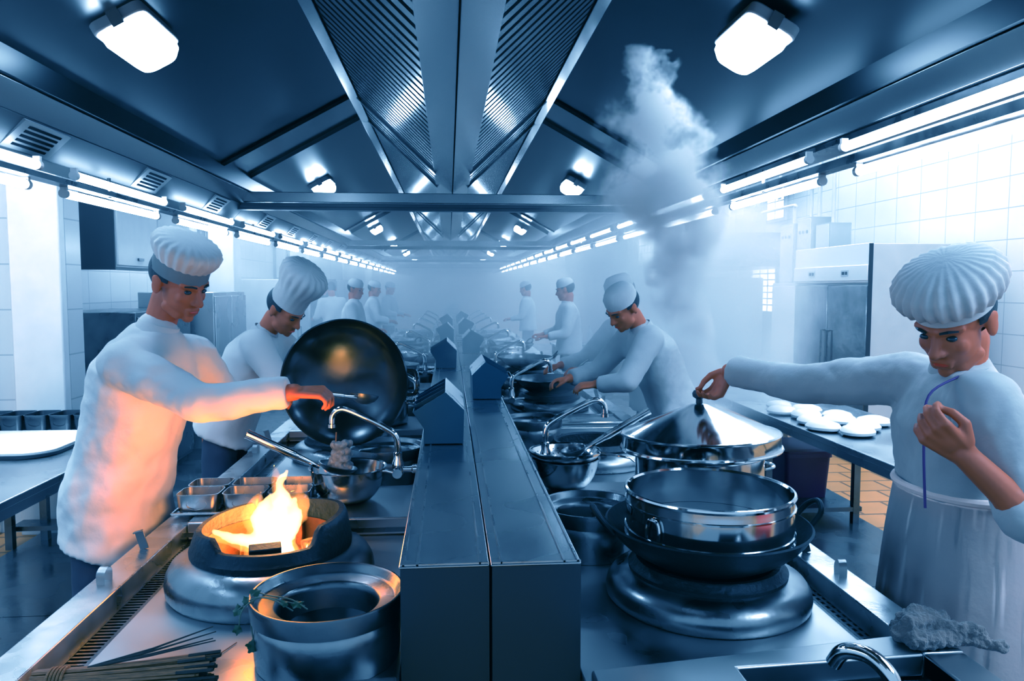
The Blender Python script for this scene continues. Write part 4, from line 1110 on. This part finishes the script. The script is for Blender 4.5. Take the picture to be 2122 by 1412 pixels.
def person(name, label, J, capkind, vox=.005, top='cloth', legs='trouser', group=None, sleeves=('long', 'long'), skinm='skin', apron=None, fold=.02, hem=-.12):
    g = lambda k: V(J[k])
    pel, nk, hd = g('pelvis'), g('neck'), g('head')
    root = V((pel.x, pel.y, J.get('ground', .0)))
    t = thing(name, label, 'person', root, 0, group)
    L = {k: V(v) - root for k, v in J.items() if k not in ('face', 'hdL', 'hdR', 'pnL', 'pnR', 'curlL', 'curlR', 'ground', 'roll', 'front')}
    FR = frame(J['face'], J.get('roll', 0)); A = Matrix.Translation(L['head']) @ FR.to_4x4()
    pel, nk = L['pelvis'], L['neck']
    sh = (L['shL'] - L['shR']); sv = sh.normalized()
    hv = (L['hipL'] - L['hipR']).normalized()
    ax = (nk - pel).normalized(); fr_ = ax.cross(sv); fr_ = -fr_ if fr_.dot(V(J['front'])) < 0 else fr_
    # ---- body
    bm = nb(); head_prims(bm, A)
    hb = A @ V((0, -.035, -.075))
    cap(bm, nk - ax * .03, hb, .054, .052, 16)
    cap(bm, L['shR'], nk - ax * .07, .048, .05, 14); cap(bm, nk - ax * .07, L['shL'], .05, .048, 14)
    chest = pel + (nk - pel) * .72; waist = pel + (nk - pel) * .3
    for (c, w, r0) in ((chest, .075, .08), (waist, .06, .075), (pel, .07, .085)):
        cap(bm, c - sv * w, c + sv * w, r0, r0, 14)
    cap(bm, pel, chest, .09, .085, 14); cap(bm, chest, nk - ax * .05, .085, .055, 14)
    for s in 'LR':
        cap(bm, L['sh' + s], L['el' + s], .05, .04, 14); cap(bm, L['el' + s], L['wr' + s], .04, .0275, 14)
        cap(bm, L['el' + s] + (L['wr' + s] - L['el' + s]) * .25, L['el' + s] + (L['wr' + s] - L['el' + s]) * .4, .0415, .038, 12)
        hand(bm, L['wr' + s], V(J['hd' + s]), V(J['pn' + s]), 1 if s == 'R' else -1, J.get('curl' + s, (.9, .9, 1, 1)))
        cap(bm, L['hip' + s], L['kn' + s], .085, .058, 14); cap(bm, L['kn' + s], L['an' + s], .056, .036, 14)
        cap(bm, L['an' + s] + V((0, 0, -.03)), L['toe' + s], .038, .03, 12)
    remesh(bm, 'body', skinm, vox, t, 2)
    # ---- face details
    for s in (-1, 1):
        bm = nb(); ell(bm, (s * .031, .0795, .0), (.0135, .0095, .0075), None, 12, A); obj('eye', bm, 'eye', t)
        bm = nb(); tube(bm, [A @ V(p) for p in ((s * .05, .0785, .021), (s * .034, .0935, .026), (s * .016, .0985, .022))], [.002, .0038, .003], 6); obj('eyebrow', bm, 'hair', t)
    bm = nb(); tube(bm, [A @ V(p) for p in ((-.024, .086, -.072), (-.01, .0945, -.0715), (.01, .0945, -.0715), (.024, .086, -.072))], [.002, .004, .004, .002], 6); obj('mouth', bm, 'lips', t)
    # ---- hair
    bm = nb(); bmesh.ops.create_uvsphere(bm, u_segments=40, v_segments=28, radius=1, matrix=Matrix.Translation((0, -.018, .03)) @ Matrix.Diagonal((.0815, .0985, .091, 1)))
    kill = [v for v in bm.verts if (v.co.y > .035 and v.co.z < .06) or (v.co.y > -.03 and v.co.z < -.0) or v.co.z < -.05]
    bmesh.ops.delete(bm, geom=kill, context='VERTS'); bm.transform(A)
    bmesh.ops.solidify(bm, geom=bm.faces[:], thickness=.004); obj('hair', bm, 'hair', t)
    # ---- jacket
    bm = nb()
    rings = J_rings = ((hem, .19 if apron else .205, .142 if apron else .16), (0, .195, .15), (.28, .175, .135), (.55, .19, .14), (.78, .2, .135), (.93, .15, .105), (1.03, .075, .072))
    Ln = (nk - pel).length; R_ = []
    for (u, a, b) in rings:
        c = pel + (ax if u > 0 else V((0, 0, 1))) * Ln * u; e = hv.lerp(sv, max(0, min(1, u))).normalized(); f = ax.cross(e); f = f if f.dot(V(J['front'])) > 0 else -f
        R_.append([c + e * (a * math.copysign(abs(math.cos(q)) ** .8, math.cos(q))) + f * (b * math.copysign(abs(math.sin(q)) ** .85, math.sin(q))) for q in [2 * PI * i / 32 for i in range(32)]])
    skin_rings(bm, R_, None, True, True)
    for s, sl in zip('LR', sleeves):
        a, e, w_ = L['sh' + s], L['el' + s], L['wr' + s]
        cap(bm, nk - ax * .06, a, .075, .078, 14)
    cap(bm, nk - ax * .08, nk - ax * .02 + (hb - nk).normalized() * .03, .088, .066, 16)
    for s, sl in zip('LR', sleeves):
        a, e, w_ = L['sh' + s], L['el' + s], L['wr' + s]
        if sl == 'long':
            cap(bm, a, e, .078, .062, 16); cap(bm, e, e + (w_ - e) * .4, .062, .058, 14); frus(bm, e + (w_ - e) * .3, e + (w_ - e) * .93, .058, .05, 18)
        elif sl == 'elbow':
            cap(bm, a, a + (e - a) * .6, .078, .07, 16); frus(bm, a + (e - a) * .5, e + (e - a).normalized() * .0, .071, .074, 18); 
            cap(bm, e - (e - a).normalized() * .05, e + (w_ - e).normalized() * .04, .066, .064, 16)
        else:
            cap(bm, a, a + (e - a) * .4, .076, .074, 16); frus(bm, a + (e - a) * .3, a + (e - a) * .62, .074, .076, 18)
    remesh(bm, 'jacket', top, vox * 1.8, t, 3, fold, .11)
    # collar
    bm = nb(); c0 = nk + ax * .012; Rc = frame(ax.cross(sv) if ax.cross(sv).dot(V(J['front'])) > 0 else -ax.cross(sv)).to_4x4()
    q = (hb - (nk - ax * .03)).normalized().to_track_quat('Z', 'Y').to_matrix().to_4x4()
    lathe(bm, [(.073, -.03), (.071, .0), (.067, .024), (.063, .024), (.064, 0), (.066, -.03)], n=40, Mx=Matrix.Translation(c0) @ q, closed=True); obj('collar', bm, top, t)
    # ---- trousers and shoes
    bm = nb()
    cap(bm, L['hipL'], L['hipR'], .09, .09, 16)
    for s in 'LR':
        cap(bm, L['hip' + s], L['kn' + s], .09, .08, 16); cap(bm, L['kn' + s], L['kn' + s] + (L['an' + s] - L['kn' + s]) * .5, .082, .074, 16); frus(bm, L['kn' + s] + (L['an' + s] - L['kn' + s]) * .4, L['an' + s], .076, .07, 18)
    remesh(bm, 'trousers', legs, vox * 2, t, 3, .016, .1)
    for s in 'LR':
        bm = nb(); a, e = L['an' + s], L['toe' + s]
        cap(bm, a + V((0, 0, -.035)) - (e - a).normalized() * .02, e, .05, .042, 16); remesh(bm, 'shoe', 'shoe', .008, t, 2)
    # ---- cap
    if capkind == 'mob':
        bm = nb(); pl = lambda a, i: 1 + (.035 if i in (2, 3, 4, 5) else .015) * math.cos(26 * a) + .02 * math.sin(3 * a + 1)
        lathe(bm, [(.098, .046), (.1, .058), (.135, .07), (.15, .098), (.147, .128), (.12, .158), (.07, .176), (0, .182)], (0, -.012, 0), 208, A @ Matrix.Rotation(-.02, 4, 'X') @ Matrix.Diagonal((.8, .95, .93, 1)), fr=pl); obj('puffed_cap', bm, 'capc', t, 60)
        bm = nb(); lathe(bm, [(.097, .03), (.1015, .034), (.1025, .058), (.099, .064), (.094, .058), (.094, .034)], (0, -.012, 0), 60, A @ Matrix.Rotation(-.02, 4, 'X') @ Matrix.Diagonal((.83, .99, 1, 1)), closed=True); obj('cap_band', bm, 'capc', t)
    elif capkind == 'toque':
        pl = lambda a, i: 1 + (.03 if i in (1, 2, 3, 4) else .01) * math.cos(22 * a)
        bm = nb(); lathe(bm, [(.0995, .074), (.11, .092), (.12, .112), (.122, .13), (.108, .148), (.06, .158), (0, .16)], (0, -.012, 0), 176, A @ Matrix.Rotation(-.1, 4, 'X') @ Matrix.Diagonal((.86, 1, 1, 1)), fr=pl); obj('puffed_crown', bm, 'capc', t, 60)
        bm = nb(); lathe(bm, [(.096, .03), (.1, .03), (.1, .076), (.096, .078)], (0, -.012, 0), 60, A @ Matrix.Rotation(-.1, 4, 'X') @ Matrix.Diagonal((.86, 1, 1, 1)), closed=True); obj('cap_band', bm, 'capb', t)
    elif capkind == 'tall':
        pl = lambda a, i: 1 + (.03 if i > 1 else 0) * math.cos(18 * a)
        bm = nb(); lathe(bm, [(.098, .04), (.098, .12), (.125, .18), (.13, .23), (.1, .262), (0, .268)], (0, -.012, 0), 144, A @ Matrix.Rotation(-.1, 4, 'X') @ Matrix.Diagonal((.86, 1, 1, 1)), fr=pl); obj('tall_cap', bm, 'capc', t, 60)
    elif capkind == 'skull':
        bm = nb(); lathe(bm, [(.097, .03), (.1, .05), (.098, .09), (.07, .125), (0, .138)], (0, -.012, 0), 48, A @ Matrix.Diagonal((.86, 1, 1, 1))); obj('cloth_cap', bm, 'capc', t, 60)
    # ---- apron skirt
    if apron:
        R2 = []
        for (u, a, b) in ((.4, .188, .15), (.1, .212, .178), (-.25, .232, .195), (-.62, .245, .21), (-.95, .25, .215)):
            c = pel + V((0, 0, 1)) * Ln * u + (ax * Ln * u - V((0, 0, 1)) * Ln * u if u > 0 else V((0, 0, 0))); e = hv; f = V(J['front']); f = (f - e * f.dot(e)).normalized(); f.z = 0; f.normalize()
            R2.append([c + e * (a * math.cos(q)) + f * (b * math.sin(q)) + (f * .012 * math.sin(q * 15 + u * 3) * max(0, .35 - u)) for q in [-.75 + (PI + 1.5) * i / 60 for i in range(61)]])
        bm = nb(); G = [[bm.verts.new(p) for p in r] for r in R2]
        for a_, b_ in zip(G, G[1:]):
            for i in range(60): bm.faces.new([a_[i], a_[i + 1], b_[i + 1], b_[i]])
        bmesh.ops.solidify(bm, geom=bm.faces[:], thickness=.004)
        bt_ = nb(); tube(bt_, [p + V((0, 0, -.008)) for p in R2[0]], .011, 8)
        o = obj('apron', bm, apron, t, 80); obj('apron_tie', bt_, apron, t); m_ = o.modifiers.new('s', 'SUBSURF'); m_.levels = m_.render_levels = 1
    return t, A

# tall cook tossing the wok over the flames
D = lambda x, y, z: tuple(at(x, y, z))
J = dict(pelvis=D(-1.175, 2.64, .93), neck=D(-1.005, 2.57, 1.49), head=D(-.912, 2.535, 1.668), face=(.78, -.42, -.42), roll=.1, front=(.9, -.35, 0),
         shR=D(-1.05, 2.40, 1.40), shL=D(-.935, 2.73, 1.40), elR=D(-.775, 2.33, 1.285), wrR=D(-.49, 2.36, 1.318), hdR=(.95, .05, -.02), pnR=(0, .25, -1), curlR=(1.25, 1.3, 1.35, 1.35),
         elL=D(-.86, 2.90, 1.2), wrL=D(-.70, 2.76, 1.255), hdL=(.9, -.3, .1), pnL=(.2, .1, -1), curlL=(1.2, 1.2, 1.2, 1.2),
         hipL=(-1.14, 2.80, .88), hipR=(-1.2, 2.62, .88), knL=(-1.17, 2.86, .47), knR=(-1.2, 2.60, .47), anL=(-1.22, 2.88, .10), anR=(-1.26, 2.58, .10), toeL=(-1.08, 2.84, .045), toeR=(-1.12, 2.54, .045))
cookL, AL = person('person', 'white capped cook lit orange by the flames, arm stretched to the tilted wok', J, 'toque', .0045, 'cloth', hem=-.30, fold=.027)
# ladle in his hand
ladle('long handled steel ladle held into the tilted wok by the cook', D(-.30, 2.62, 1.27), D(-.44, 2.375, 1.315), .05, .0085)

# stooping cook on the right lifting the lid
J = dict(pelvis=D(1.36, 1.99, .95), neck=D(1.295, 1.90, 1.425), head=D(1.235, 1.83, 1.568), face=(-.82, -.42, -.52), roll=-.06, front=(-.95, .1, 0),
         shR=D(1.265, 2.06, 1.40), shL=D(1.23, 1.72, 1.385), elR=D(1.09, 2.30, 1.35), wrR=D(.945, 2.53, 1.365), hdR=(-.42, .22, -.85), pnR=(-.75, -.2, .35), curlR=(1.1, 1.15, 1.2, 1.2),
         elL=D(1.265, 1.60, 1.13), wrL=D(1.115, 1.625, 1.285), hdL=(-.72, .1, .55), pnL=(.35, .55, .35), curlL=(1.2, 1.3, 1.35, 1.4),
         hipL=(1.35, 1.80, .9), hipR=(1.37, 1.99, .9), knL=(1.36, 1.76, .48), knR=(1.38, 2.0, .48), anL=(1.40, 1.76, .10), anR=(1.42, 2.02, .10), toeL=(1.25, 1.77, .045), toeR=(1.27, 2.04, .045))
cookR, AR = person('person', 'stooping cook in a puffed white cap and pale blue jacket lifting the pot lid', J, 'mob', .0045, 'cloth2', sleeves=('elbow', 'long'), apron='apron', fold=.028)
r0 = V(cookR.location)
pts = [D(1.19, 1.75, 1.44), D(1.10, 1.72, 1.40), D(1.075, 1.70, 1.30), D(1.07, 1.69, 1.15)]
bm = nb(); tube(bm, bez([V(p) - r0 for p in pts], 6), .003, 8); obj('neck_cord', bm, 'cord', cookR)

# second cook, half hidden behind the tilted wok
J2 = dict(pelvis=(-1.17, 3.98, .93), neck=(-.955, 3.95, 1.40), head=(-.83, 3.90, 1.535), face=(.75, -.35, -.6), front=(1, -.1, 0), roll=.1,
          shR=(-.95, 3.76, 1.37), shL=(-.93, 4.13, 1.37), elR=(-.80, 3.68, 1.14), wrR=(-.66, 3.78, 1.12), hdR=(.9, .2, -.1), pnR=(0, .3, -1), elL=(-.74, 4.15, 1.15), wrL=(-.55, 4.05, 1.12), hdL=(.9, -.2, -.1), pnL=(0, -.3, -1),
          hipL=(-1.17, 4.07, .88), hipR=(-1.17, 3.88, .88), knL=(-1.18, 4.09, .47), knR=(-1.18, 3.86, .47), anL=(-1.23, 4.1, .1), anR=(-1.23, 3.85, .1), toeL=(-1.1, 4.1, .045), toeR=(-1.1, 3.84, .045))
person('person', 'cook in a tall white cap bending over the range behind the tilted wok', J2, 'tall', .009, 'cloth')

# leaning cooks in the haze: one figure for each pose, copied with another turn
def shift(J, dx, dy, mirror=False):
    out = {}
    for k, v in J.items():
        if isinstance(v, tuple) and len(v) == 3 and k not in ('face', 'front', 'hdL', 'hdR', 'pnL', 'pnR'):
            out[k] = ((-v[0] if mirror else v[0]) + dx, v[1] + dy, v[2])
        elif k in ('face', 'front', 'hdL', 'hdR', 'pnL', 'pnR'): out[k] = (-v[0] if mirror else v[0], v[1], v[2])
        else: out[k] = v
    if mirror:
        for a in ('sh', 'el', 'wr', 'hd', 'pn', 'hip', 'kn', 'an', 'toe'): out[a + 'L'], out[a + 'R'] = out[a + 'R'], out[a + 'L']
        out['roll'] = -out.get('roll', 0)
    return out
J3 = shift(J2, .14, .22, True)
pm, _ = person('person', 'hazy leaning cook in white with a low cap, past the lifted lid', J3, 'skull', .009, 'cloth2')
J4 = shift(J2, .2, .95, True); J4['head'] = (1.13, 4.9, 1.60); J4['neck'] = (1.2, 4.93, 1.44); J4['face'] = (-.95, -.1, -.35)
p4_, _ = person('person', 'hazy upright cook in white just behind the leaning low capped cook', J4, 'skull', .010, 'cloth')
J5 = dict(pelvis=(0, 0, .95), neck=(.02, 0, 1.45), head=(.05, .0, 1.62), face=(.9, -.3, -.2), front=(1, 0, 0),
          shR=(.02, -.19, 1.4), shL=(.02, .19, 1.4), elR=(.08, -.26, 1.14), wrR=(.28, -.2, 1.1), hdR=(1, 0, 0), pnR=(0, 0, -1), elL=(.08, .26, 1.14), wrL=(.28, .2, 1.1), hdL=(1, 0, 0), pnL=(0, 0, -1),
          hipL=(0, .095, .9), hipR=(0, -.095, .9), knL=(.02, .1, .48), knR=(.02, -.1, .48), anL=(-.02, .1, .1), anR=(-.02, -.1, .1), toeL=(.13, .11, .045), toeR=(.13, -.11, .045))
J5['ground'] = 0.0
def far_person(label, cap_, top, legs): return person('person', label, J5, cap_, .012, top, legs)[0]
fA = far_person('man with black hair in a white shirt standing far down the wok side aisle', None, 'shirt', 'navy')
fA.location = (-2.02, 13.3, 0); fA.rotation_euler = (0, 0, 2.2)
fB = far_person('man in a dark shirt beside the white shirted man', None, 'navy', 'navy')
fB.location = (-2.32, 13.9, 0); fB.rotation_euler = (0, 0, 1.2)
fC = far_person('far cook in white with a cloth cap at the flaming side range', 'skull', 'cloth', 'trouser')
fC.location = (-1.22, 9.6, 0); fC.rotation_euler = (0, 0, -.1)
for (x, y, rz, lab) in ((-1.24, 12.2, .1, 'far cook in white past the black haired man, facing the range'), (-1.2, 15.0, -.3, 'tiny cook in white near the end of the flaming side row'), (1.36, 8.4, PI, 'hazy white clad cook between the leaning cooks and the dish bench'), (1.38, 13.0, PI - .25, 'faint cook in white on the steamer side beyond the dish bench')):
    dup(fC, (x, y, 0), rz, lab, '')

WORLD = .66
HAZE = .12
PLUME = 18
CLOUD = 2.6
WISP = .5

# ================================================================== HAZE AND STEAM
def math_node(N, L, op, a, b=None, clampv=False):
    n = N.new('ShaderNodeMath'); n.operation = op; n.use_clamp = clampv
    for i, v in enumerate((a, b)):
        if v is None: continue
        if isinstance(v, (int, float)): n.inputs[i].default_value = v
        else: L.new(v, n.inputs[i])
    return n.outputs[0]

def hazemat(name, dens, emit=0.0):
    m, nt, N, L = nm(name)
    o = N.new('ShaderNodeOutputMaterial'); v = N.new('ShaderNodeVolumePrincipled')
    inp(v, 'Density', dens); inp(v, 'Color', (.97, .97, .97, 1)); inp(v, 'Anisotropy', .2)
    L.new(v.outputs[0], o.inputs['Volume']); return m

bm = nb(); box(bm, -3.29, 5.29, 6.6, 33.9, .016, 2.34)
tag(obj('kitchen_haze', bm, hazemat('kitchen_haze', HAZE), None), 'thin bluish cooking haze filling the far half of the kitchen', 'haze', kind='stuff')

def steammat(name, axis, R0, R1, z1, dens, nscale, warp, thr=.42, soft=.25, det=2.0, step=1.0):
    """plume about an axis: axis = ((x,z) slope) ; local z from 0 to z1"""
    m, nt, N, L = nm(name)
    o = N.new('ShaderNodeOutputMaterial'); v = N.new('ShaderNodeVolumePrincipled')
    inp(v, 'Color', (.98, .98, .98, 1)); inp(v, 'Anisotropy', .25); L.new(v.outputs[0], o.inputs['Volume'])
    tc = N.new('ShaderNodeTexCoord')
    n1 = N.new('ShaderNodeTexNoise'); inp(n1, 'Scale', nscale); inp(n1, 'Detail', det); inp(n1, 'Roughness', .6); L.new(tc.outputs['Object'], n1.inputs['Vector'])
    sb = N.new('ShaderNodeVectorMath'); sb.operation = 'SUBTRACT'; L.new(n1.outputs['Color'], sb.inputs[0]); sb.inputs[1].default_value = (.5, .5, .5)
    sc = N.new('ShaderNodeVectorMath'); sc.operation = 'SCALE'; L.new(sb.outputs[0], sc.inputs[0]); sc.inputs['Scale'].default_value = warp
    ad = N.new('ShaderNodeVectorMath'); ad.operation = 'ADD'; L.new(tc.outputs['Object'], ad.inputs[0]); L.new(sc.outputs[0], ad.inputs[1])
    sp = N.new('ShaderNodeSeparateXYZ'); L.new(ad.outputs[0], sp.inputs[0])
    x, y, z = sp.outputs
    h = math_node(N, L, 'DIVIDE', z, z1)
    x2 = math_node(N, L, 'SUBTRACT', x, math_node(N, L, 'MULTIPLY', z, axis[0]))
    y2 = math_node(N, L, 'SUBTRACT', y, math_node(N, L, 'MULTIPLY', z, axis[1]))
    d = math_node(N, L, 'SQRT', math_node(N, L, 'ADD', math_node(N, L, 'MULTIPLY', x2, x2), math_node(N, L, 'MULTIPLY', y2, y2)))
    # radius by height: ramp
    r = N.new('ShaderNodeValToRGB'); r.color_ramp.interpolation = 'B_SPLINE'
    els = r.color_ramp.elements
    els[0].position = 0; els[0].color = (R0[0],) * 3 + (1,); els[1].position = 1; els[1].color = (R0[-1],) * 3 + (1,)
    for i in range(1, len(R0) - 1):
        e = els.new(R1[i]); e.color = (R0[i],) * 3 + (1,)
    L.new(h, r.inputs[0])
    q = math_node(N, L, 'SUBTRACT', 1.0, math_node(N, L, 'DIVIDE', d, math_node(N, L, 'MAXIMUM', r.outputs[0], .005)), True)
    n2 = N.new('ShaderNodeTexNoise'); inp(n2, 'Scale', nscale * 2.2); inp(n2, 'Detail', det + 1); inp(n2, 'Roughness', .6); L.new(ad.outputs[0], n2.inputs['Vector'])
    mr = N.new('ShaderNodeMapRange'); mr.interpolation_type = 'SMOOTHSTEP'; inp(mr, 1, thr - soft / 2); inp(mr, 2, thr + soft); inp(mr, 3, .12); L.new(n2.outputs['Fac'], mr.inputs[0])
    sm = N.new('ShaderNodeMapRange'); sm.interpolation_type = 'SMOOTHSTEP'; inp(sm, 1, .0); inp(sm, 2, .45); L.new(q, sm.inputs[0])
    dn = math_node(N, L, 'MULTIPLY', math_node(N, L, 'MULTIPLY', sm.outputs[0], mr.outputs[0]), dens)
    L.new(dn, v.inputs['Density'])
    try: m.cycles.volume_step_rate = step
    except Exception: pass
    return m

# rising plume over the lifted lid (local origin at the lid knob)
def vol(name, label, base, ext, mt):
    bm = nb(); box(bm, *ext); o = obj(name, bm, mt, None); o.location = base
    return tag(o, label, 'steam', kind='stuff')
vol('steam_plume', 'white plume of steam rising from the lifted lid up to the hood', (pc.x + .04, pc.y + .12, 1.10), (-.40, .36, -.40, .40, .0, 1.42), steammat('steam_plume', (-.13, .06), (.20, .08, .06, .20, .26, .16, .03), (0, .15, .38, .54, .66, .82, 1), 1.36, PLUME, 3.6, .52, .46, .17, 4.0, .22))
vol('steam_cloud', 'broad cloud of steam drifting over the steamer side range and aisle', (1.55, 4.9, .87), (-1.15, 1.30, -1.75, 2.6, 0, 1.30), steammat('steam_cloud', (0, 0), (1.7, 1.9, 1.6, .9), (0, .35, .75, 1), 1.35, CLOUD, 1.1, .5, .40, .35))
vol('steam_wisp', 'thin steam lingering along the console between the taps', (.09, 6.0, 1.06), (-.6, .75, -2.2, 3.0, 0, 1.0), steammat('steam_wisp', (0, 0), (1.3, 1.2, .9, .3), (0, .35, .75, 1), 1.1, WISP, 1.3, .4, .42, .3))
# ================================================================== CAMERA / LIGHT / GRADE
cam = bpy.data.cameras.new('camera'); co = bpy.data.objects.new('camera', cam); C.objects.link(co)
cam.sensor_width = 36; cam.lens = 36 * 1550 / 2122; cam.clip_start = .02
co.location = (0, 0, H); co.rotation_euler = (math.radians(90 - 4.096), 0, math.radians(-4.82)); S.camera = co

w = bpy.data.worlds.new('room_light'); S.world = w; w.use_nodes = True
w.node_tree.nodes['Background'].inputs[0].default_value = (1, 1, 1, 1); w.node_tree.nodes['Background'].inputs[1].default_value = WORLD

def light(kind, name, loc, e, col=(1, 1, 1), rot=(0, 0, 0), size=None, sy=None, r=None):
    l = bpy.data.lights.new(name, kind); l.energy = e; l.color = col
    if size: l.size = size
    if sy: l.shape = 'RECTANGLE'; l.size_y = sy
    if r is not None: l.shadow_soft_size = r
    o = bpy.data.objects.new(name, l); C.objects.link(o); o.location = loc; o.rotation_euler = rot
    return o
light('POINT', 'fire_light', bx + V((.02, -.0, .33)), 8, (1, .26, .018), r=.14)
light('POINT', 'fire_light_low', bx + V((.02, -.02, .12)), 2, (1, .26, .018), r=.05)
light('AREA', 'fire_fill_side', (-.62, 2.22, 1.0), 8, (1, .26, .018), rot=(math.radians(62), 0, math.radians(58)), size=.22)  # added warm fill aimed at the tall cook's torso, beside the flame
light('AREA', 'aisle_fill_steamer', (3.7, 7, 3.9), 280, rot=(0, 0, 0), size=2.0, sy=14)  # added overhead fill for the steamer aisle, no fixture behind it
light('AREA', 'aisle_fill_wok', (-2.5, 5, 3.9), 330, rot=(0, 0, 0), size=1.2, sy=12)  # the same kind of added fill, brightening the wok side aisle

light('AREA', 'cook_front_fill', (2.5, .2, 3.6), 75, rot=(math.radians(18), math.radians(22), 0), size=1.2, sy=1.2)  # fill added to brighten the stooping cook's front, not a kitchen lamp
light('AREA', 'far_haze_fill', (0, 30, 3.9), 500, size=9, sy=6)  # added area light that lifts the far haze, stands for no fitting
S.cycles.max_bounces = 6; S.cycles.diffuse_bounces = 3; S.cycles.glossy_bounces = 3; S.cycles.transmission_bounces = 3; S.cycles.transparent_max_bounces = 8
S.cycles.volume_bounces = 2; S.cycles.sample_clamp_indirect = 4; S.cycles.caustics_reflective = False; S.cycles.caustics_refractive = False
S.cycles.use_denoising = True; S.cycles.use_light_tree = False; S.cycles.use_adaptive_sampling = True; S.cycles.adaptive_threshold = .05
S.cycles.volume_step_rate = 3.0; S.cycles.volume_max_steps = 64
vs = S.view_settings; vs.view_transform = 'Standard'; vs.look = 'None'; vs.exposure = 0; vs.gamma = 1
vs.use_curve_mapping = True
cm = vs.curve_mapping; cm.use_clip = False
def curve(i, pts):
    c = cm.curves[i]
    while len(c.points) > 2: c.points.remove(c.points[1])
    c.points[0].location = pts[0]; c.points[-1].location = pts[-1]
    for p in pts[1:-1]: c.points.new(*p)
curve(0, [(0, 0), (.026, .0045), (.08, .02), (.156, .05), (.4, .2), (.73, .48), (1, .86)])
curve(1, [(0, .0015), (.5, .5), (1, 1)])
curve(2, [(0, .003), (.0037, .0105), (.026, .072), (.08, .18), (.156, .30), (.4, .64), (.73, .96), (1, 1.2)])
cm.update()
